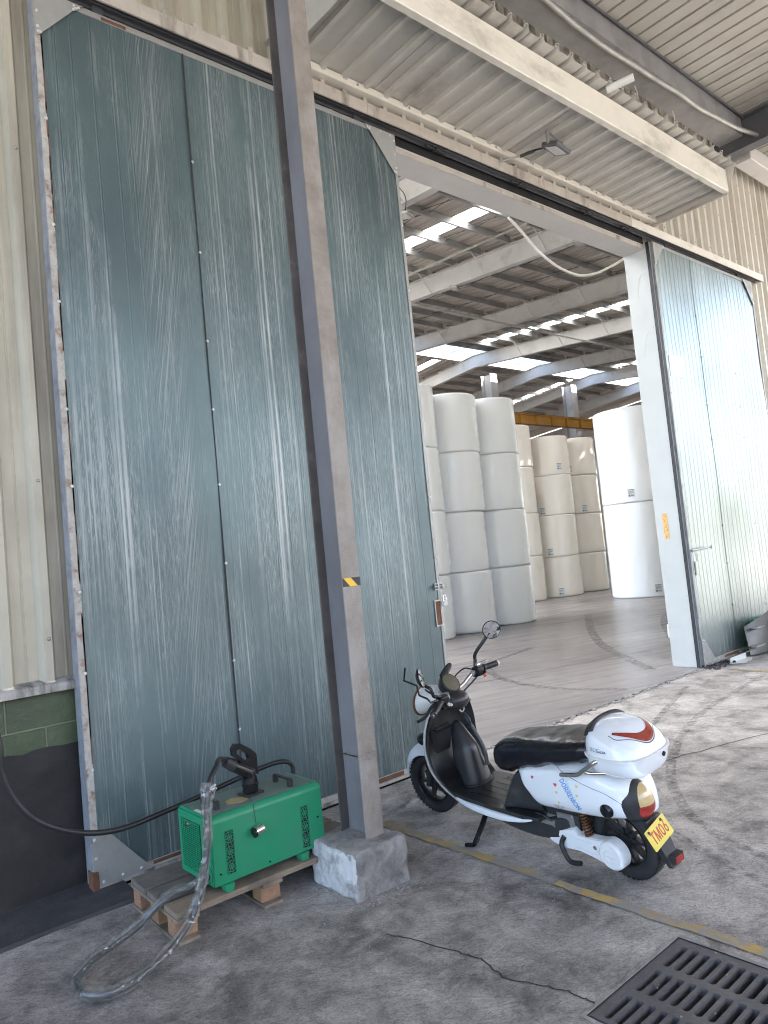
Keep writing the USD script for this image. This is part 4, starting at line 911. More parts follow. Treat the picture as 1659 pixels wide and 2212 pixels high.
def handle(x_, y0, y1):
    obj('handle', [cbx(x_-.011, x_+.011, y0-.012, y0+.012, gz1, gz1+.032, .003), cbx(x_-.011, x_+.011, y1-.012, y1+.012, gz1, gz1+.032, .003), cbx(x_-.010, x_+.010, y0-.012, y1+.012, gz1+.03, gz1+.04, .003)], M['matt_black_plastic'], gen)
handle(1.485, 3.05, 3.18); handle(1.86, 3.03, 3.16)
obj('paper_slip', bx(gx0+.002, gx0+.022, gy0+.04, gy0+.17, gz1+.0014, gz1+.0022), M['paper_white'], gen)
obj('kraft_label', extr([(1.545, 3.07), (1.60, 3.035), (1.645, 3.05), (1.64, 3.10), (1.60, 3.13), (1.56, 3.115)], 'z', gz1+.0014, gz1+.0024), M['kraft_paper'], gen)
# base plate for the plug, dust cap on its cord
obj('socket_plate', mv(cbx(-.045, .045, -.045, .045, 0, .012, .003), (1.69, 3.105, gz1+.0012), rz=8), M['matt_black_plastic'], gen)
obj('cap_cord', tube(smoothpath([(1.665, 3.07, gz1+.014), (1.64, 3.02, gz1+.004), (1.625, 2.975, gz1-.008), (1.62, 2.9595, .42), (1.622, 2.957, .375)], 5), .0012, 5), M['black_rubber'], gen)
obj('dust_cap', cyl((1.605, 2.94, .343), (1.645, 2.942, .35), .021, 22), M['chrome'], gen, smooth=40)
obj('dust_cap_rim', cyl((1.597, 2.9395, .3415), (1.606, 2.94, .343), .022, 22), M['black_plastic'], gen, smooth=40)
obj('rear_gland', cyl((2.03, 3.27, .40), (2.03, 3.30, .40), .02, 12), M['black_plastic'], gen)

# ------------------------------------------------------------------ charging plug standing in the socket plate
pg = thing('plug', label='glossy black pistol-grip plug standing on top of the green machine', cat='plug')
px, py, pz = 1.69, 3.105, gz1+.0135
body = m3.Manifold.batch_boolean([], m3.OpType.Add) if False else None
def ball(p, r_): return np.asarray(trimesh.creation.icosphere(2, r_).vertices)+np.asarray(p)
dirn = np.array([-1, 0, 0])
# coupling cylinder
obj('coupling', lathe([(.0, 0), (.033, 0), (.037, .004), (.037, .028), (.040, .030), (.040, .036), (.036, .040), (.034, .065), (0, .066)], 28).apply_translation((px, py, pz)), M['black_plastic'], pg, smooth=40)
# elbow and slanted barrel
e0, e1, e2 = (px+.003, py, pz+.055), (px+.001, py, pz+.085), (px-.088, py+.003, pz+.145)
bar = [hull(np.vstack([ball(e0, .033), ball(e1, .030)])), hull(np.vstack([ball(e1, .030), ball(e2, .026)]))]
mb = m3.Manifold.batch_boolean([m3.Manifold(m3.Mesh(np.asarray(tm(b).vertices, np.float32), np.asarray(tm(b).faces, np.uint32))) for b in bar], m3.OpType.Add)
obj('barrel', mb, M['black_plastic'], pg, smooth=45)
# ring handle above
out = Polygon([(px+.038, pz+.075), (px+.036, pz+.165), (px+.010, pz+.192), (px-.045, pz+.232), (px-.066, pz+.232), (px-.080, pz+.215), (px-.078, pz+.185), (px-.055, pz+.165), (px-.02, pz+.125), (px+.01, pz+.085)]).buffer(.006, 6).buffer(-.003)
hole = Polygon([(px-.004, pz+.150), (px-.010, pz+.172), (px-.046, pz+.205), (px-.060, pz+.203), (px-.060, pz+.190), (px-.030, pz+.162), (px-.012, pz+.145)]).buffer(.003)
hd_ = extr(out.difference(hole), 'y', py-.014, py+.014)
obj('ring_handle', hd_, M['black_plastic'], pg, smooth=40)
obj('trigger', cbx(px+.012, px+.026, py-.006, py+.006, pz+.155, pz+.178, .003), M['matt_black_plastic'], pg)
obj('cable_collar', cyl((px-.075, py+.003, pz+.137), (px-.118, py+.003, pz+.166), .030, 20, .024), M['matt_black_plastic'], pg, smooth=40)
# ------------------------------------------------------------------ cable from the plug, wrapped in film
hp = [(px-.105, py+.003, pz+.160), (px-.14, py-.02, pz+.186), (px-.175, py-.05, pz+.195), (1.475, 3.00, .655), (1.425, 2.96, .625), (1.397, 2.94, .57), (1.380, 2.93, .50), (1.370, 2.92, .40), (1.352, 2.92, .30), (1.325, 2.92, .22), (1.285, 2.905, .145), (1.22, 2.885, .085), (1.14, 2.865, .045), (1.05, 2.825, .03), (.955, 2.795, .028), (.880, 2.80, .028), (.832, 2.85, .028), (.822, 2.925, .028), (.85, 3.01, .028), (.93, 3.085, .030), (1.04, 3.13, .035), (1.14, 3.12, .075), (1.20, 3.10, .125), (1.27, 3.09, .155), (1.345, 3.07, .162), (1.395, 3.02, .195), (1.41, 3.008, .21)]
P = smoothpath(hp, 8)
hose = thing('charging_cable', label='thick black cable in crumpled clear film looping from the plug onto the ground', cat='cable')
obj('cable', tube(P, .0125, 10), M['black_rubber'], hose, smooth=50)
i0 = 36
Pw = P[i0:-6]
# resample the wrap finely
Lc = np.r_[0, np.cumsum(np.linalg.norm(np.diff(Pw, axis=0), axis=1))]
tt = np.linspace(0, Lc[-1], 230); Pw = np.stack([np.interp(tt, Lc, Pw[:, k_]) for k_ in range(3)], 1)
def jit(i, a):
    p = np.c_[np.cos(a)*1.2, np.sin(a)*1.2, np.full(len(a), i*.22)]
    return 1+.55*(meshkit.fbm(p*1.6+3, 3, 4)-.45)+.06*RNG.normal(0, 1, len(a))
rw_ = .0215+.002*np.sin(np.arange(230)*.31)+.002*np.sin(np.arange(230)*.11+1)
rw_[:10] *= np.linspace(1.35, 1., 10)
Pw = Pw+np.array([0, 0, .006])
wm = tube(Pw, rw_, 12, cap=False, jitter=jit); wm.vertices[:, 2] = np.maximum(wm.vertices[:, 2], .003)
obj('film_wrap', wm, M['clear_wrap'], hose, smooth=28)
# power cable on the wall side
cbp = smoothpath([(.66, 3.44, 1.25), (.70, 3.43, 1.0), (.716, 3.42, .855), (.716, 3.42, .764), (.754, 3.42, .645), (.828, 3.42, .538), (.941, 3.42, .456), (1.069, 3.42, .403), (1.206, 3.42, .383), (1.383, 3.42, .396), (1.557, 3.42, .415), (1.80, 3.40, .455), (1.95, 3.37, .482), (2.02, 3.33, .488), (2.06, 3.32, .46), (2.055, 3.315, .41), (2.03, 3.30, .40)], 8)
obj('power_cable', tube(cbp, .0125, 10), M['black_rubber'], smooth=50, label='black power cable drooping past the door edge to the back of the green machine', cat='cable')

# ------------------------------------------------------------------ drain grating
gr = thing('drain_grate', label='rusty iron slotted drain grating let into the yard at the bottom right', cat='drain grate')
U = sbox(1.925, .315, 2.500, 1.474)
slots = []
for y in np.arange(1.431, .36, -.0405):
    for (a, b) in ((1.945, 2.09), (2.13, 2.275), (2.312, 2.462)):
        slots.append(LineString([(a+.012, y), (b-.012, y)]).buffer(.0132, 6))
obj('plate', extr(U.difference(unary_union(slots)), 'z', -.03, .000), M['cast_iron'], gr)
obj('frame', extr(sbox(1.913, .301, 2.507, 1.4815).difference(sbox(1.9185, .313, 2.5025, 1.4765)), 'z', -.04, -.003), M['cast_iron'], gr)
for y in (1.40, .5): obj('lifting_lug', cyl((2.196, y, -.002), (2.196, y, .002), .012, 12), M['cast_iron'], gr)
rmn = Polygon([(1.84+.02*math.sin(k_), .28) for k_ in range(1)]+[(1.905, .28)]+[(1.908-.020*RNG.random(), t_) for t_ in np.arange(.32, 1.46, .03)]+[(t_, 1.486+.018*RNG.random()) for t_ in np.arange(1.90, 2.51, .03)]+[(2.511+.018*RNG.random(), t_) for t_ in np.arange(1.48, .3, -.03)]+[(2.515, .28)]).difference(sbox(1.9125, .270, 2.5075, 1.4818))
obj('dirt_rim', extr(rmn, 'z', .001, .0028), M['plinth_concrete'], gr)
lf = []
for i in range(34):
    m = trimesh.creation.icosphere(0, 1); m.vertices *= RNG.uniform(.4, 1.2, m.vertices.shape)*.006
    lf.append(mv(m, (RNG.uniform(1.9, 2.5), RNG.uniform(.6, 1.46), -.43+RNG.uniform(0, .02)), s=None))
# ------------------------------------------------------------------ things at the right edge
gb = thing('green_bin', (8.66, 3.42, 0), label='green plastic crate at the right edge by the pale door', cat='crate')
obj('shell', [cbx(0, .55, 0, .02, .03, .36, .004), cbx(0, .55, .28, .30, .03, .36, .004), cbx(0, .02, 0, .30, .03, .36, .004), cbx(.53, .55, 0, .30, .03, .36, .004), cbx(0, .55, 0, .30, .03, .05, .004)], M['green_bin_plastic'], gb)
obj('rim', [cbx(-.012, .562, -.012, .0, .33, .37, .004), cbx(-.012, 0, 0, .3, .33, .37, .004)], M['green_bin_plastic'], gb)
ms = thing('bent_sheet', label='bent grey metal sheet propped between the pale door and the green crate', cat='metal sheet')
a = np.linspace(0, 1, 14)
r1 = [np.array([(8.27+.10*t, 3.60+.08*t, .02+.30*t), (8.40+.12*t+.05*math.sin(t*2), 3.55, .02+.40*t), (8.64+.02*t, 3.50, .03+.44*t+.05*math.sin(3*t))]) for t in a]
m = ringmesh(r1, cap=False, closed=False); obj('sheet', cat([m, mv(m, (.0, .004, .0))]), M['bent_zinc'], ms, smooth=60)
obj('ledge', [cbx(8.36, 8.68, 3.53, 3.60, .30, .315, .003), cbx(8.30, 8.68, 3.53, 3.60, .10, .12, .003)], M['dull_zinc'], ms)
wp = thing('metal_scrap', label='flat pale scrap of sheet metal on the ground under the pale door', cat='scrap')
obj('plate', mv(extr(Polygon([(7.78, 3.62), (7.86, 3.50), (7.93, 3.49), (7.96, 3.52), (8.06, 3.50), (8.24, 3.57), (8.2, 3.64)]), 'z', 0, .004), (0, 0, .006)), M['white_panel'], wp)
obj('edge_fold', bx(7.82, 8.2, 3.62, 3.628, .006, .06), M['white_panel'], wp)
db = []
for i in range(60):
    m = trimesh.creation.icosphere(0, 1); m.vertices *= RNG.uniform(.3, 1.2, m.vertices.shape)*RNG.uniform(.006, .03)
    db.append(mv(m, (RNG.uniform(7.45, 7.95), RNG.uniform(3.60, 3.78), .008)))
obj('door_foot_rubble', db, M['tar_strip'], label='dark rubble and dirt at the foot of the pale door and jamb', cat='rubble', kind='stuff')
# ------------------------------------------------------------------ across the yard (what the shiny doors mirror)
ob = thing('opposite_building', label='ochre workshop with a white roller door across the yard', cat='building')
obj('wall', [bx(-30, 60, -32, -31.6, 0, 8)], M['wall_ochre'], ob); obj('roof', hull([(-31, -31, 8), (61, -31, 8), (-31, -45, 9.5), (61, -45, 9.5), (-31, -31, 7.8), (61, -31, 7.8)]), M['grey_steel'], ob)
for x_ in (-20, -5, 10, 25, 40): obj('roller_door', bx(x_, x_+5, -31.6, -31.5, 0, 5), M['white_panel'], ob)
hp_ = []
for i in range(700):
    c = np.array([RNG.uniform(44, 47), RNG.uniform(-24, 6), RNG.uniform(0, 1.7)]); m = trimesh.creation.icosphere(0, 1); m.vertices *= RNG.uniform(.4, 1.2, m.vertices.shape)*.45
    hp_.append(mv(m, c))
obj('hedge', hp_, M['hedge_leaf'], label='clipped green hedge along the far right side of the yard', cat='hedge')
# ------------------------------------------------------------------ electric scooter, leaning on its side stand
CRp = np.array([2.84, 1.82, 0]); hd = np.array([.11, 1.30, 0]); hd /= np.linalg.norm(hd); ln = np.array([-hd[1], hd[0], 0]); ph = math.radians(7)
upv = np.array([0, 0, 1])*math.cos(ph)+ln*math.sin(ph); lfv = ln*math.cos(ph)-np.array([0, 0, 1])*math.sin(ph)
SM = np.eye(4); SM[:3, 0], SM[:3, 1], SM[:3, 2], SM[:3, 3] = hd, lfv, upv, CRp+np.array([0, 0, .004])
sco = thing('scooter', matrix=SM, label='white electric scooter with a black bag over its seat and a white top box', cat='scooter')
def sup(n, ex):
    a = np.linspace(0, 2*np.pi, n, endpoint=False); c, s = np.cos(a), np.sin(a)
    return np.sign(c)*np.abs(c)**(2/ex), np.sign(s)*np.abs(s)**(2/ex)
def loft_s(st, n=36, ex=2.6, sub=5):
    """stations (s, zb, zt, hw) along s"""
    st = smoothpath(np.array(st, float), sub); c, s = sup(n, ex)
    return ringmesh([np.c_[np.full(n, q[0]), c*q[3], (q[1]+q[2])/2+s*(q[2]-q[1])/2] for q in st])
def ell(c, r, rx=0, ry=0, rz=0, sub=3):
    m = trimesh.creation.icosphere(sub, 1.); m.apply_scale(r); return mv(m, c, rx, ry, rz)
def wheel(name, hub, R, wd, mat_rim, spokes, steer=0, label=None):
    w = thing(name, parent=sco)
    T = trimesh.transformations.rotation_matrix(math.radians(steer), [0, 0, 1], [1.22, 0, 0])
    def put(m): m = mv(m, hub); m.apply_transform(T); return m
    t = np.linspace(0, 2*np.pi, 22, endpoint=False); rc = R-.036
    prof = [(rc+.036*math.cos(a)*(1 if abs(math.sin(a)) > .5 else .985), wd*.5*math.sin(a)) for a in t]; prof.append(prof[0])
    obj('tyre', put(lathe(prof, 64, 'y')), M['tyre_rubber'], w, smooth=40)
    tb = []
    for k_ in range(44):
        a = 2*np.pi*k_/44
        for sg in (-1, 1):
            b = mv(bx(-.0075, .0075, -.012, .012, -.003, .0004), (0, sg*.016, R-.002), rz=sg*25); b.apply_transform(trimesh.transformations.rotation_matrix(a+sg*.05, [0, 1, 0])); tb.append(b)
    obj('tread', put(cat(tb)), M['tyre_rubber'], w)
    ri = R-.068
    obj('rim', put(cat([lathe([(ri+.004, -wd*.42), (ri+.010, -wd*.45), (ri+.010, wd*.45), (ri+.004, wd*.42), (ri-.004, wd*.30), (ri-.006, 0), (ri-.004, -wd*.30), (ri+.004, -wd*.42)], 48, 'y'), lathe([(0, -.03), (.028, -.028), (.03, 0), (.028, .028), (0, .03)], 24, 'y')])), M[mat_rim], w, smooth=40)
    obj('rim_lip', put(lathe([(ri+.006, wd*.455), (ri+.0115, wd*.462), (ri+.0115, wd*.45), (ri+.006, wd*.445), (ri+.006, wd*.455)], 48, 'y')), M['steel_dull'], w, smooth=40)
    for k_ in range(spokes):
        a = 2*np.pi*k_/spokes
        m = hull([(.024, -.016, -.009), (.024, .016, -.009), (.024, -.016, .009), (.024, .016, .009), (ri, -.007, -.006), (ri, .020, -.006), (ri, -.007, .006), (ri, .020, .006)])
        m.apply_transform(trimesh.transformations.rotation_matrix(a, [0, 1, 0])); obj('spoke', put(m), M[mat_rim], w)
    return w, put
wheel('rear_wheel', (.03, 0, .172), .172, .088, 'rim_black', 10)
fwl, putf = wheel('front_wheel', (1.335, 0, .175), .175, .082, 'rim_black', 5, steer=9)
obj('brake_disc', putf(lathe([(.03, .026), (.075, .026), (.075, .030), (.03, .030), (.03, .026)], 32, 'y')), M['steel_dull'], fwl)
obj('caliper', putf(cbx(-.05, .02, .02, .05, .02, .085, .006)), M['matt_black_plastic'], fwl)
for sg in (-1, 1): obj('fork_leg', putf(tube([(0, sg*.058, 0), (-.05, sg*.06, .12), (-.11, sg*.045, .30)], [.016, .019, .02], 10)), M['matt_black_plastic'], sco, smooth=40)
# front fender: arched shell with a pointed nose
rings = []
for th_ in np.linspace(6, 128, 22):
    t = math.radians(th_); k_ = min(1, (th_-2)/45)**.6; hw = .068*k_+.004
    rr_ = .200+.022*math.sin(math.radians(min(90, max(0, th_))))
    c = []
    for a in np.linspace(-1, 1, 13):
        dr_ = -.050*k_*abs(a)**2.4
        c.append((1.335+(rr_+dr_)*math.cos(t)*1.06-.01, a*hw, .165+(rr_+dr_)*math.sin(t)*1.12))
    inner = [(1.335+(q[0]-1.335)*.97, q[1]*.95, .165+(q[2]-.165)*.97) for q in c[::-1]]
    rings.append(np.array(c+inner))
m = ringmesh(rings); m.apply_transform(trimesh.transformations.rotation_matrix(math.radians(9), [0, 0, 1], [1.22, 0, 0]))
obj('front_fender', m, M['white_abs'], sco, smooth=45)
# leg shield
SH = smoothpath(np.array([(.19, .965, .150, .03), (.24, 1.035, .166, .04), (.32, 1.112, .176, .05), (.43, 1.136, .180, .06), (.53, 1.122, .172, .07), (.60, 1.106, .152, .075), (.66, 1.085, .122, .075), (.705, 1.07, .075, .055)], float), 4)
def shield(o0, o1, grow, z0=0, z1=99):
    rings = []
    for z, se, hw, dp in SH:
        a = np.linspace(-1, 1, 23); w = a*(hw+grow); s = se+dp*(1-np.abs(a)**2.6)
        rings.append(np.vstack([np.c_[s+o0, w, np.full(23, z)], np.c_[s[::-1]+o1, w[::-1], np.full(23, z)]]))
    return ringmesh(rings)
obj('leg_shield', shield(.016, -.002, .008), M['white_abs_worn'], sco, smooth=50)
obj('inner_shield', shield(-.0025, -.022, .000), M['scooter_black'], sco, smooth=50)
obj('tunnel', cat([hull(np.vstack([ell((1.075, -.015, .50), (.045, .035, .06), sub=2).vertices, ell((1.03, -.01, .36), (.085, .075, .13), sub=2).vertices, ell((.985, -.01, .25), (.07, .085, .06), sub=2).vertices])), hull(np.vstack([ell((.975, -.01, .24), (.06, .095, .012), sub=2).vertices]))]), M['scooter_black'], sco, smooth=60)
pk_ = obj('glove_pocket', hull([(1.10, .03, .565), (1.10, .15, .555), (1.055, .035, .548), (1.055, .145, .54), (1.12, .04, .43), (1.12, .14, .43), (1.10, .045, .42), (1.10, .135, .42)]), M['scooter_black'], sco, smooth=30)
obj('pocket_mouth', extr([(1.062, .043), (1.098, .04), (1.098, .14), (1.062, .136)], 'z', .5555, .563), M['pit_dark'], pk_)
obj('hump_trim', tube(smoothpath([(1.03, -.045, .575), (.995, -.06, .50), (.945, -.065, .40), (.925, -.05, .32)], 5), [.012]*16, 8), M['scooter_black'], sco, smooth=50)
obj('ignition', mv(lathe([(.010, 0), (.019, 0), (.021, .006), (.019, .012), (.010, .012), (.010, 0)], 20, 'x'), (1.022, -.03, .625)), M['chrome'], sco, smooth=40)
obj('bag_hook', tube(smoothpath([(1.02, -.035, .60), (.985, -.035, .57), (.99, -.035, .53), (1.02, -.035, .52)], 4), .007, 8), M['matt_black_plastic'], sco)
obj('turn_signal', ell((1.215, .135, .485), (.055, .03, .032), rz=-35), M['black_plastic'], sco, smooth=True); obj('turn_signal', ell((1.215, -.135, .485), (.055, .03, .032), rz=35), M['black_plastic'], sco, smooth=True)
# neck cover, dash, screen, headlight
obj('neck_cover', cat([ell((1.03, .0, .685), (.075, .082, .055)), lathe([(0, .0), (.085, .0), (.088, .006), (.085, .012), (0, .012)], 32).apply_transform(trimesh.transformations.rotation_matrix(math.radians(12), [0, 1, 0])).apply_translation((1.03, 0, .655))]), M['scooter_black'], sco, smooth=50)
dsh = obj('dash', mv(lathe([(0, -.05), (.05, -.045), (.062, -.01), (.062, .005), (.057, .012), (0, .012)], 32), (1.045, .0, .775), ry=-52, rz=9), M['scooter_black'], sco, smooth=40)
obj('dash_glass', mv(lathe([(0, .018), (.03, .016), (.057, .011), (.058, .006), (0, .006)], 32), (1.045, .0, .775), ry=-52, rz=9), M['dash_bronze'], dsh, smooth=40)
pts = []
for a in np.linspace(0, 2*np.pi, 28, endpoint=False): pts.append((.045*math.cos(a), .075*math.sin(a)))
vz = Polygon([(x_*(1-.25*(y_ < 0)), y_) for x_, y_ in pts])
vm = tm(extr(vz, 'z', -.002, .002)); vm = vm.subdivide().subdivide(); vv = vm.vertices.copy(); vv[:, 2] += -3*vv[:, 0]**2-1.5*vv[:, 1]**2
vm = trimesh.Trimesh(np.c_[-vv[:, 2]*1.0, vv[:, 0], vv[:, 1]], vm.faces, process=False); vm.fix_normals() if False else None
obj('wind_screen', mv(vm, (1.062, .005, .828), ry=-40, rz=9), M['black_plastic'], sco, smooth=40)
obj('screen_stay', [tube([(1.12, .03, .765), (1.03, .02, .715)], .004, 6), tube([(1.12, -.03, .765), (1.04, -.03, .72)], .004, 6)], M['chrome'], sco)
hl_ = obj('headlight', hull(np.vstack([ell((1.17, .02, .70), (.06, .06, .06), sub=2).vertices, mv(lathe([(.083, 0), (.085, .004)], 28), (1.262, .035, .672), ry=78, rz=9).vertices])), M['white_abs_worn'], sco, smooth=60)
obj('rusty_ring', mv(lathe([(.080, -.006), (.090, -.006), (.092, .004), (.084, .012), (.078, .008), (.080, -.006)], 40), (1.266, .035, .671), ry=78, rz=9), M['rust'], hl_, smooth=40)
obj('lens', mv(lathe([(0, .022), (.05, .016), (.080, .004), (0, 0)], 32), (1.266, .035, .671), ry=78, rz=9), M['lamp_glass'], hl_, smooth=60)
# handlebar
obj('handlebar', [tube(smoothpath([(1.04, -.02, .73), (1.045, -.09, .742), (1.035, -.15, .778), (1.025, -.19, .797), (1.005, -.24, .800), (1.0, -.335, .797)], 5), .011, 10), tube(smoothpath([(1.01, .04, .72), (.95, .10, .735), (.905, .15, .766), (.882, .20, .770), (.862, .24, .758), (.815, .335, .730)], 5), .011, 10)], M['chrome'], sco, smooth=50)
def grip(a, b, n):
    a, b = np.array(a), np.array(b); P_ = [a+(b-a)*t for t in np.linspace(0, 1, 26)]
    return tube(P_, [.0165+.0012*(i % 2) if 2 < i < 23 else (.0195 if i <= 2 else .018) for i in range(26)], 16)
obj('grip', grip((1.006, -.225, .800), (1.0, -.325, .797), 1), M['black_rubber'], sco, smooth=40); obj('grip', grip((.866, .228, .760), (.820, .325, .733), 1), M['black_rubber'], sco, smooth=40)
obj('bar_end', cyl((1.0, -.325, .797), (.999, -.342, .797), .013, 14), M['paper_white'], sco)
def pod(c, sg):
    return cat([rbx(c[0]-.028, c[0]+.028, c[1]-.026, c[1]+.026, c[2]-.028, c[2]+.024, .010, 8), ell((c[0]+.012, c[1]+sg*.022, c[2]-.012), (.024, .018, .02), sub=2), cyl((c[0]-.025, c[1]-sg*.02, c[2]-.01), (c[0]-.034, c[1]-sg*.02, c[2]-.012), .009, 10)])
p1 = obj('switch_pod', pod((1.018, -.196, .792), 1), M['black_plastic'], sco, smooth=40); p2_ = obj('switch_pod', pod((.882, .198, .764), -1), M['black_plastic'], sco, smooth=40)
obj('button', cyl((.99, -.21, .765), (.982, -.21, .758), .010, 12), M['pink_red'], p1); obj('button', [cyl((.855, .188, .742), (.845, .188, .738), .008, 10), cyl((.86, .172, .735), (.85, .172, .73), .007, 10)], M['paper_white'], p2_)
obj('clamp', cyl((.902, .155, .755), (.898, .155, .785), .016, 12), M['steel_dull'], sco); obj('clamp', cyl((1.03, -.165, .775), (1.028, -.165, .80), .015, 12), M['steel_dull'], sco)
obj('brake_lever', tube(smoothpath([(1.035, -.20, .80), (1.075, -.25, .805), (1.05, -.31, .818)], 5), [.008]*10+[.006], 8), M['chrome'], sco, smooth=40)
obj('brake_lever', tube(smoothpath([(.895, .22, .765), (.90, .27, .742), (.93, .29, .70), (.985, .29, .672), (1.008, .29, .663)], 5), .009, 8), M['matt_black_plastic'], sco, smooth=40)
def cable(p): return tube(smoothpath(p, 6), .0045, 6)
obj('control_cable', [cable([(1.05, -.20, .79), (1.12, -.18, .80), (1.14, -.10, .76), (1.13, -.03, .70)]), cable([(.92, .20, .77), (1.02, .19, .80), (1.10, .12, .76), (1.12, .04, .70)]), cable([(1.02, -.20, .77), (1.03, -.16, .745), (1.06, -.10, .70)]), cable([(.88, .20, .745), (.92, .17, .70), (1.0, .11, .67)])], M['black_rubber'], sco)
mr = obj('mirror', mv(lathe([(0, -.022), (.030, -.018), (.050, -.004), (.0525, .004), (.050, .006), (0, .004)], 36), (.965, -.305, 1.000), ry=-93, rz=-36), M['black_plastic'], sco, smooth=40)
obj('mirror_face', mv(lathe([(0, .0072), (.048, .0062), (.048, .004), (0, .004)], 36), (.965, -.305, 1.000), ry=-93, rz=-36), M['mirror_glass'], mr)
obj('stem', tube(smoothpath([(1.045, -.20, .805), (1.05, -.215, .84), (1.045, -.225, .882), (.995, -.275, .955), (.975, -.295, .985)], 4), [.010]*17, 8), M['black_plastic'], mr, smooth=40)
mr = obj('mirror', mv(lathe([(0, -.020), (.030, -.016), (.048, -.004), (.050, .004), (.048, .006), (0, .004)], 36), (.90, .30, .907), ry=-82, rz=42), M['black_plastic'], sco, smooth=40)
obj('mirror_face', mv(lathe([(0, .0072), (.046, .0062), (.046, .004), (0, .004)], 36), (.90, .30, .907), ry=-82, rz=42), M['mirror_glass'], mr)
obj('stem', tube(smoothpath([(.882, .205, .775), (.86, .25, .80), (.838, .285, .815), (.834, .298, .855), (.868, .30, .868)], 4), [.009]*17, 8), M['black_plastic'], mr, smooth=40)
obj('bent_rod', tube([(1.042, .28, .944), (1.075, .28, .874), (.97, .28, .856), (.965, .28, .805), (.904, .28, .794), (.892, .27, .772), (.862, .25, .778), (.875, .22, .775)], .0055, 6), M['black_plastic'], sco)
# floor
fb = [(.40, .155), (.50, .168), (.70, .172), (.90, .168), (1.0, .155), (1.06, .12)]
fp = Polygon([(s, w) for s, w in fb]+[(s, -w) for s, w in fb[::-1]])
obj('floor_board', extr(fp, 'z', .214, .234), M['scooter_black'], sco)
fd = []
for q in ((.98, .075), (.96, -.09), (.90, .11), (.86, -.12), (.74, .02), (.60, .12), (.66, -.1), (.55, .03)): fd.append(cyl((q[0], q[1], .2335), (q[0], q[1], .2352), .009, 10))
for w in (-.10, -.05, .0, .05, .10): fd.append(cbx(.60, .88, w-.002, w+.002, .2335, .2358, .0006))
obj('floor_studs', fd, M['black_plastic'], sco)
obj('side_skirt', loft_s([(1.04, .205, .225, .11), (.985, .188, .222, .158), (.90, .172, .218, .172), (.80, .163, .216, .177), (.64, .165, .216, .178), (.50, .190, .220, .170), (.41, .220, .232, .155)], 40, 4.5), M['white_abs'], sco, smooth=50)
obj('battery_box', loft_s([(.78, .14, .20, .09), (.70, .112, .205, .115), (.5, .10, .21, .118), (.30, .125, .25, .11), (.22, .15, .27, .08)], 24, 5), M['matt_black_plastic'], sco, smooth=50)
obj('seat_column', loft_s([(.62, .23, .26, .155), (.585, .225, .34, .152), (.54, .225, .42, .146), (.48, .225, .455, .138), (.40, .225, .46, .12)], 32, 4), M['scooter_black'], sco, smooth=50)
# body
obj('body_panel', loft_s([(.503, .405, .45, .122), (.47, .345, .468, .144), (.44, .305, .484, .150), (.40, .266, .496, .153), (.32, .268, .510, .157), (.24, .272, .525, .158), (.14, .278, .536, .155), (.04, .286, .536, .145), (-.035, .297, .505, .126), (-.075, .306, .475, .107), (-.105, .315, .43, .082), (-.128, .323, .375, .05), (-.136, .33, .355, .03)], 44, 3.0), M['white_abs'], sco, smooth=60)
def panel_w(s, z):     # outer half width of the body at (s, z)
    st = np.array([(.503, .405, .45, .122), (.47, .345, .468, .144), (.44, .305, .484, .150), (.40, .266, .496, .153), (.32, .268, .510, .157), (.24, .272, .525, .158), (.14, .278, .536, .155), (.04, .286, .536, .145), (-.035, .297, .505, .126), (-.075, .306, .475, .107), (-.105, .315, .43, .082), (-.128, .323, .375, .05)])[::-1]
    zb, zt, hw = (np.interp(s, st[:, 0], st[:, i]) for i in (1, 2, 3)); q = np.clip(abs((z-(zb+zt)/2)/((zt-zb)/2)), 0, .999)
    return hw*(1-q**3)**(1/3)
def on_panel(poly, lift, th=.0006):
    """flat print laid on the left body side: poly in (s, z)"""
    out = []
    for g in getattr(poly, 'geoms', [poly]):
        if g.is_empty: continue
        v, f = trimesh.creation.triangulate_polygon(g.simplify(.0003), engine='earcut')
        m = trimesh.Trimesh(np.c_[v, np.zeros(len(v))], f)
        for _ in range(1): m = m.subdivide()
        vv = m.vertices; V = np.array([(a, panel_w(a, b)+lift, b) for a, b in vv[:, :2]]); out.append(trimesh.Trimesh(V, m.faces, process=False))
    return cat(out)
cl = smoothpath([(.30, .515), (.194, .484), (.10, .459), (-.007, .428), (-.07, .385), (-.118, .338)], 6)
obj('panel_seam', tube(np.array([(a, panel_w(a, b)+.0005, b) for a, b in cl]), .0014, 5), M['logo_grey'], sco)
obj('side_cap', cat([mv(lathe([(0, .012), (.022, .011), (.029, .004), (.030, -.01)], 24), (.003, .138, .355), rx=-90), mv(bx(-.003, .003, -.02, .02, .011, .014), (.003, .138, .355), rx=-90)]), M['black_plastic'], sco, smooth=40)
obj('side_cap', mv(lathe([(0, .010), (.022, .009), (.029, .003), (.030, -.01)], 24), (.003, -.138, .355), rx=90), M['black_plastic'], sco, smooth=40)
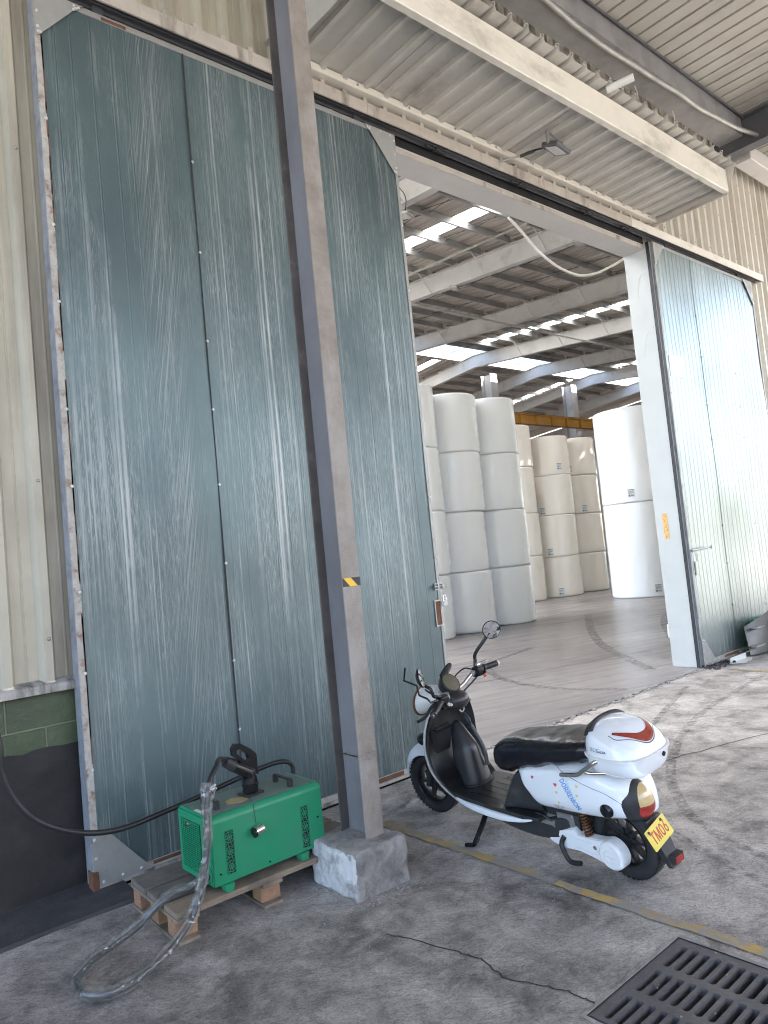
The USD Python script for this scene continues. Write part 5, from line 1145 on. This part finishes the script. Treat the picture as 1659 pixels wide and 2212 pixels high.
# stickers on the body: stars, hearts and lettering
def star(c, r_): return Polygon([(c[0]+(r_ if i % 2 == 0 else r_*.45)*math.sin(i*math.pi/5+.2), c[1]+(r_ if i % 2 == 0 else r_*.45)*math.cos(i*math.pi/5+.2)) for i in range(10)])
def heart(c, r_): return Polygon([(c[0]+r_*.062*16*math.sin(t)**3, c[1]+r_*.062*(13*math.cos(t)-5*math.cos(2*t)-2*math.cos(3*t)-math.cos(4*t))) for t in np.linspace(0, 2*np.pi, 30)[:-1]])
st_ = obj('sticker_stars', on_panel(unary_union([star(c, q) for c, q in (((.128, .443), .011), ((.248, .394), .010), ((.135, .400), .009), ((.249, .346), .008), ((.20, .325), .007))]), .0010), M['sticker_yellow'], sco)
obj('sticker_hearts', on_panel(unary_union([heart((.393, .432), .009), heart((.249, .428), .010)]), .0010), M['sticker_red'], sco)
def letters(txt, height, bold=True):
    from PIL import Image, ImageDraw, ImageFont
    import glob
    m = meshkit.text_mesh(txt, height, .0005, bold); return m
def text_on_panel(txt, h, p0, p1, mat, lift, name):
    """lettering running from p0 to p1 in (s, z)"""
    m = letters(txt, h); v = m.vertices; L_ = v[:, 0].max(); d_ = np.array(p1)-np.array(p0); D_ = np.linalg.norm(d_); d_ = d_/D_; n_ = -np.array([d_[1], -d_[0]])
    k_ = D_/L_; a = np.array(p0)[None]+v[:, :1]*k_*d_[None]+v[:, 1:2]*(-n_)[None]*1.0
    V = np.array([(q[0], panel_w(q[0], q[1])+lift+z_, q[1]) for q, z_ in zip(a, v[:, 2])]); f = m.faces
    return obj(name, trimesh.Trimesh(V, f, process=False), M[mat], sco)
text_on_panel('DORAEMON', .026, (.222, .455), (.150, .328), 'sticker_blue', .0012, 'sticker_lettering')
text_on_panel('Hello !!', .016, (.190, .458), (.158, .375), 'sticker_pale_blue', .0012, 'sticker_lettering')
# small maker's mark: stroke letters
def strokes(o, ux, uz, k_):
    S = [[(0, 0), (1, 0), (1, 1), (0, 1)], [(0, .5), (1, .5)], [(2.3, 0), (1.5, 0), (1.5, 1), (1.9, 1)], [(4, 1), (2.7, 1), (2.7, .55), (3.2, .55)]]
    return unary_union([LineString([(o[0]+(x_*ux[0]+y_*uz[0])*k_, o[1]+(x_*ux[1]+y_*uz[1])*k_) for x_, y_ in s_]).buffer(.0011) for s_ in S])
obj('maker_mark', on_panel(strokes((.285, .312), (-1, -.05), (.1, 1), .015), .0010), M['logo_grey'], sco)
# seat under its bag
SEAT = [(.712, .44, .465, .04), (.697, .415, .505, .085), (.66, .400, .540, .122), (.61, .398, .562, .142), (.55, .410, .576, .150), (.46, .436, .590, .154), (.34, .470, .606, .154), (.22, .500, .622, .150), (.12, .526, .634, .142), (.05, .548, .634, .118), (.025, .562, .618, .075)]
m = loft_s(SEAT, 90, 2.9, 10); v = m.vertices.copy()
nz = np.array(trimesh.Trimesh(v, m.faces, process=False).vertex_normals)
rel = np.clip((v[:, 2]-np.interp(v[:, 0], [a[0] for a in SEAT[::-1]], [a[1] for a in SEAT[::-1]]))/.13, 0, 1)
wr = np.abs(meshkit.fbm(np.c_[v[:, 0]*20+v[:, 2]*14, v[:, 1]*5, v[:, 2]*6], 2, 3)-.5)*2
wr2 = meshkit.fbm(np.c_[v[:, 0]*9-v[:, 2]*10, v[:, 1]*9, v[:, 2]*5], 2, 9)-.5
amp = .002+.030*(1-rel)**1.5*(1-.3*(v[:, 0] < .1))
v += nz*((wr*-1.0+.25)*amp+wr2*.013)[:, None]
obj('seat_cover', trimesh.Trimesh(v, m.faces, process=False), M['seat_bag'], sco, smooth=True)
# rails
rl_ = [(.195, .165, .487), (.10, .168, .506), (.06, .166, .530), (.0, .155, .572), (-.02, .12, .58)]
obj('grab_rail', [tube(smoothpath(rl_, 5), .0095, 10), tube(smoothpath([(.07, .16, .522), (.03, .15, .518), (-.03, .13, .522)], 4), .007, 8)], M['chrome'], sco, smooth=50)
obj('grab_rail', [tube(smoothpath([(a, -b, c) for a, b, c in rl_], 5), .0095, 10)], M['chrome'], sco, smooth=50)
obj('rack', [cbx(-.12, .10, -.10, .10, .545, .556, .003), cbx(-.06, .04, -.07, .07, .50, .545, .004)], M['steel_dull'], sco)
# top box
BC = (-.055, 0.0)
def boxring(z, hl, hw, n=56, ex=3.2, ds=0):
    c, s = sup(n, ex); return np.c_[BC[0]+ds+c*hl, BC[1]+s*hw, np.full(n, z)]
SEAM = .592
lower = smoothpath(np.array([(.478, .10, .09, 0), (.481, .14, .135, 0), (.492, .165, .170, 0), (.53, .182, .192, 0), (SEAM-.010, .190, .202, 0)], float), 4)
TB = np.eye(4)*.77; TB[3, 3] = 1; TB[:3, 3] = np.array([-.055, 0, .585])*(1-.77)+[.0, .0, .003]
tb_ = thing('top_box', parent=sco, matrix=TB)
obj('tray', ringmesh([boxring(*q[:3], ds=q[3]) for q in lower]), M['white_abs'], tb_, smooth=50)
obj('seam_lip', ringmesh([boxring(SEAM-.010, .188, .200), boxring(SEAM-.008, .196, .208), boxring(SEAM+.005, .197, .209), boxring(SEAM+.008, .188, .200)]), M['white_abs_worn'], tb_, smooth=30)
LH, LP_, LQ = .178, 2.8, .40
def lid_z(s, w): return SEAM+LH*np.maximum(1-np.abs((s-BC[0])/.192)**LP_-np.abs(w/.204)**LP_, 0)**LQ-.21*np.maximum(0, .11-(s-BC[0]))
rings = []; n = 56; a = np.linspace(0, 2*np.pi, n, endpoint=False); c, s = np.cos(a), np.sin(a); unit = (np.abs(c)**LP_+np.abs(s)**LP_)**(-1/LP_)
for t in [1, .995, .985, .97, .94, .90, .84, .76, .66, .54, .40, .25, .1]:
    S_, W_ = BC[0]+c*unit*.192*t, s*unit*.204*t; rings.append(np.c_[S_, W_, np.maximum(lid_z(S_, W_), SEAM+.006)])
obj('lid', ringmesh(rings), M['white_abs'], tb_, smooth=50)
def on_lid(poly, lift):
    out = []
    for g in getattr(poly, 'geoms', [poly]):
        v, f = trimesh.creation.triangulate_polygon(g, engine='earcut'); m = trimesh.Trimesh(np.c_[v, np.zeros(len(v))], f)
        for _ in range(3): m = m.subdivide()
        v = m.vertices; e_ = .002
        z0_ = lid_z(v[:, 0], v[:, 1]); gx = (lid_z(v[:, 0]+e_, v[:, 1])-lid_z(v[:, 0]-e_, v[:, 1]))/(2*e_); gy = (lid_z(v[:, 0], v[:, 1]+e_)-lid_z(v[:, 0], v[:, 1]-e_))/(2*e_)
        nn = np.c_[-gx, -gy, np.ones(len(v))]; nn /= np.linalg.norm(nn, axis=1, keepdims=True)
        V = np.c_[v[:, :2], z0_]+nn*lift; m = trimesh.Trimesh(V, m.faces, process=False)
        if m.face_normals[:, 2].mean() < 0: m.invert()
        out.append(m)
    return cat(out)
def vband(pts, w0, w1):
    p = smoothpath(np.array(pts, float), 6); t = np.gradient(p, axis=0); t /= np.linalg.norm(t, axis=1, keepdims=True); n_ = np.c_[-t[:, 1], t[:, 0]]
    k_ = np.linspace(-1, 1, len(p)); wd_ = w0+(w1-w0)*(1-np.abs(k_)**1.5); return Polygon(np.vstack([p+n_*wd_[:, None], (p-n_*wd_[:, None])[::-1]])).buffer(0)
obj('red_reflector', on_lid(vband([(-.085, .135), (-.14, .105), (-.185, .055), (-.198, .0), (-.185, -.055), (-.14, -.10), (-.075, -.125)], .006, .020), .0022), M['red_gloss'], tb_, smooth=True)
obj('lid_groove', on_lid(vband([(-.07, .150), (-.12, .150), (-.165, .115), (-.21, .055), (-.222, 0), (-.21, -.055), (-.165, -.115)], .0016, .0016), .0012), M['logo_grey'], tb_)
for (s0, s1) in ((.052, .078), (.086, .112)):
    ws = np.linspace(-.15, .15, 22); sc_ = (s0+s1)/2-.9*ws**2; obj('back_pad', tube(np.c_[sc_, ws, lid_z(sc_, ws)+.004], .0155, 10), M['matt_black_plastic'], tb_, smooth=50)
# lettering on the left side of the lid
def lid_w(s, z):       # w of the lid's left side at height z
    lo, hi = 0., .203
    for _ in range(40):
        m_ = (lo+hi)/2
        if lid_z(np.array([s]), np.array([m_]))[0] > z: lo = m_
        else: hi = m_
    return lo
def on_lid_side(poly, lift):
    out = []
    for g in getattr(poly, 'geoms', [poly]):
        v, f = trimesh.creation.triangulate_polygon(g, engine='earcut'); out.append(trimesh.Trimesh([(a, lid_w(a, b)+lift, b) for a, b in v], f, process=False))
    return cat(out)
obj('maker_mark', on_lid_side(strokes((.035, .628), (-1, 0), (0, 1), .016), .0015), M['logo_grey'], tb_)
tx = letters('GAIJIA', .011); v = tx.vertices
obj('maker_mark', trimesh.Trimesh([(-.012-x_*1.1, lid_w(-.012-x_*1.1, .626+y_)+.0015+z_, .626+y_) for x_, y_, z_ in v], tx.faces, process=False), M['logo_grey'], tb_)
obj('lock', cyl((-.238, -.06, .565), (-.248, -.06, .563), .013, 14), M['black_plastic'], tb_)
# tail light
obj('tail_light_bezel', ell((-.058, .026, .384), (.072, .088, .098), ry=18), M['matt_black_plastic'], sco, smooth=True)
tl = obj('tail_light', ell((-.084, .020, .382), (.058, .066, .080), ry=18), M['amber_lens'], sco, smooth=True)
obj('red_lamp', ell((-.0915, .020, .362), (.0535, .064, .058), ry=18), M['red_lens'], tl, smooth=True)
# mudguard, plate, reflector
obj('rear_mudguard', hull([(-.06, .045, .30), (-.06, -.045, .30), (-.12, .05, .30), (-.12, -.05, .30), (-.165, .04, .19), (-.165, -.04, .19), (-.15, .04, .185), (-.15, -.04, .185), (-.195, .03, .115), (-.195, -.03, .115), (-.175, .03, .11), (-.175, -.03, .11)]), M['matt_black_plastic'], sco, smooth=30)
al, be = .401, .160
rg = np.array([0, -1, 0.]); dn = np.array([-math.sin(al), 0, -math.cos(al)]); rr_ = math.cos(be)*rg-math.sin(be)*dn; dd_ = math.sin(be)*rg+math.cos(be)*dn; nn = np.cross(rr_, -dd_)
PM = np.eye(4); PM[:3, 0], PM[:3, 1], PM[:3, 2], PM[:3, 3] = rr_, -dd_, nn, (-.158, .03, .259)
if nn[0] > 0: PM[:3, 2] = -nn
def onp(m): m = tm(m).copy(); m.apply_transform(PM); return m
pc = np.array((-.160, .03, .259)); PM[:3, 3] = pc
npl = obj('number_plate', onp(extr(sbox(-.0765, -.0425, .0765, .0425).buffer(-.006).buffer(.006), 'z', 0, .002)), M['plate_yellow'], sco)
obj('plate_border', onp(extr(sbox(-.074, -.040, .074, .040).difference(sbox(-.071, -.037, .071, .037)), 'z', .0022, .0028)), M['sticker_yellow'], npl)
t_ = letters('TM06', .046); t_.apply_translation((-t_.bounds[1, 0]/2, -.023, .0024)); v = t_.vertices; v[:, 0] *= .118/(np.ptp(v[:, 0])); t_.vertices = v
obj('plate_lettering', onp(t_), M['plate_red'], npl)
for x_ in (-.055, .045): obj('plate_bolt', onp(cyl((x_, .030, .002), (x_, .030, .006), .006, 10)), M['black_plastic'], npl)
obj('plate_bracket', hull([(-.10, .05, .30), (-.10, -.02, .30), (-.153, .05, .25), (-.153, -.02, .25), (-.11, .05, .28), (-.11, -.02, .28)]), M['matt_black_plastic'], sco)
obj('reflector_box', mv(hull([(-.16, .035, .175), (-.16, -.06, .17), (-.245, .02, .165), (-.245, -.06, .165), (-.16, .035, .12), (-.16, -.06, .115), (-.24, .02, .118), (-.24, -.06, .118)]), (-.02, 0, .035), s=.75), M['matt_black_plastic'], sco)
obj('rear_reflector', mv(hull([(-.2455, .018, .160), (-.2455, -.058, .160), (-.2425, .018, .122), (-.2425, -.058, .122), (-.25, .012, .156), (-.25, -.052, .156), (-.248, .012, .126), (-.248, -.052, .126)]), (-.02, 0, .035), s=.75), M['red_lens'], sco)
# motor arm cover
AP = Polygon([(.401, .121), (.375, .155), (.335, .180), (.299, .191), (.235, .211), (.219, .184), (.16, .187), (.106, .190), (.06, .20), (.03, .16), (.06, .08), (.134, .097), (.216, .108), (.314, .099), (.373, .107)]).buffer(-.006).buffer(.006, 6)
def cham(poly, a, b, c): return cat([extr(poly, 'y', a, b-c)]+[ringmesh([np.c_[np.array(poly.exterior.coords)[:-1, 0], np.full(len(poly.exterior.coords)-1, b-c), np.array(poly.exterior.coords)[:-1, 1]], np.c_[np.array(affinity.scale(poly, .965, .90).exterior.coords)[:-1, 0], np.full(len(poly.exterior.coords)-1, b), np.array(affinity.scale(poly, .965, .90).exterior.coords)[:-1, 1]]])])
am = obj('arm_cover', cham(AP, .066, .112, .010), M['white_abs'], sco, smooth=30)
HB = (.044, .138)
hc_ = obj('hub_cover', mv(lathe([(0, .058), (.052, .058), (.059, .053), (.064, .044), (.065, 0), (0, 0)], 48), (HB[0], .066, HB[1]), rx=-90), M['white_abs'], sco, smooth=30)
gv = [mv(lathe([(.046, .0578), (.0485, .0588), (.0485, .0578), (.046, .0574), (.046, .0578)], 40), (HB[0], .066, HB[1]), rx=-90)]
ea = np.linspace(math.radians(35), math.radians(325), 26); gv.append(tube(np.c_[HB[0]-.029*np.cos(ea), np.full(26, .1245), HB[1]+.029*np.sin(ea)], .0022, 5)); gv.append(cyl((HB[0]+.029, .1245, HB[1]+.004), (HB[0]-.026, .1245, HB[1]-.004), .0022, 5))
obj('embossed_mark', gv, M['white_abs_worn'], hc_)
obj('arm_bolt', [cyl((.128, .108, .150), (.128, .114, .150), .009, 12)], M['steel_dull'], am)
obj('arm_ridge', tube(smoothpath([(.27, .1115, .172), (.20, .1125, .165), (.125, .1125, .165), (.118, .1125, .13), (.15, .1125, .122), (.24, .1115, .128)], 4), .0018, 5), M['white_abs_worn'], am)
obj('kick_pedal', tube(smoothpath([(.296, .115, .160), (.307, .13, .128), (.287, .14, .096), (.255, .145, .066), (.20, .14, .072)], 5), [.0115]*21, 10), M['black_rubber'], sco, smooth=50)
obj('swing_arm', [cbx(.03, .42, .048, .064, .13, .165, .006), cbx(.03, .42, -.064, -.048, .13, .165, .006), cbx(.34, .44, -.06, .06, .13, .18, .008)], M['matt_black_plastic'], sco)
# shock absorbers
for sg in (1, -1):
    a = np.linspace(0, 2*np.pi*8, 120); q = np.c_[.017*np.cos(a), .017*np.sin(a), np.linspace(0, .105, 120)]
    obj('shock_spring', mv(tube(q, .0042, 6), (.168, sg*.088, .185), ry=8), M['copper_spring'], sco, smooth=40)
    obj('shock_body', cyl((.165, sg*.088, .15), (.187, sg*.088, .32), .010, 10), M['matt_black_plastic'], sco)
obj('controller_cover', [cbx(.34, .46, .03, .10, .165, .235, .01), cyl((.43, .10, .20), (.345, .10, .203), .017, 14), cyl((.352, .10, .203), (.338, .10, .203), .021, 14), cbx(.24, .34, .04, .10, .18, .26, .008), cbx(.26, .42, -.10, -.03, .165, .25, .01)], M['steel_dull'], sco)
obj('wiring', [tube(smoothpath([(.50, .09, .20), (.44, .115, .235), (.36, .11, .215), (.30, .10, .16), (.24, .10, .19)], 5), .006, 6), tube(smoothpath([(.48, .07, .17), (.40, .11, .14), (.33, .11, .15)], 5), .005, 6)], M['black_rubber'], sco)
obj('inner_guard', loft_s([(.42, .20, .40, .09), (.30, .22, .45, .10), (.16, .27, .48, .10), (.02, .31, .48, .08)], 20, 4), M['matt_black_plastic'], sco, smooth=50)
# side stand
sd = obj('side_stand', [tube([(.835, .10, .135), (.82, .15, .10), (.80, .245, .040)], [.014, .014, .012], 10), cyl((.80, .245, .040), (.845, .262, .034), .011, 10), tube([(.795, .215, .07), (.765, .235, .075), (.77, .245, .06), (.80, .235, .052)], .005, 6)], M['black_plastic'], sco, smooth=40)
obj('stand_mount', cbx(.76, .88, .06, .11, .12, .165, .006), M['matt_black_plastic'], sco)
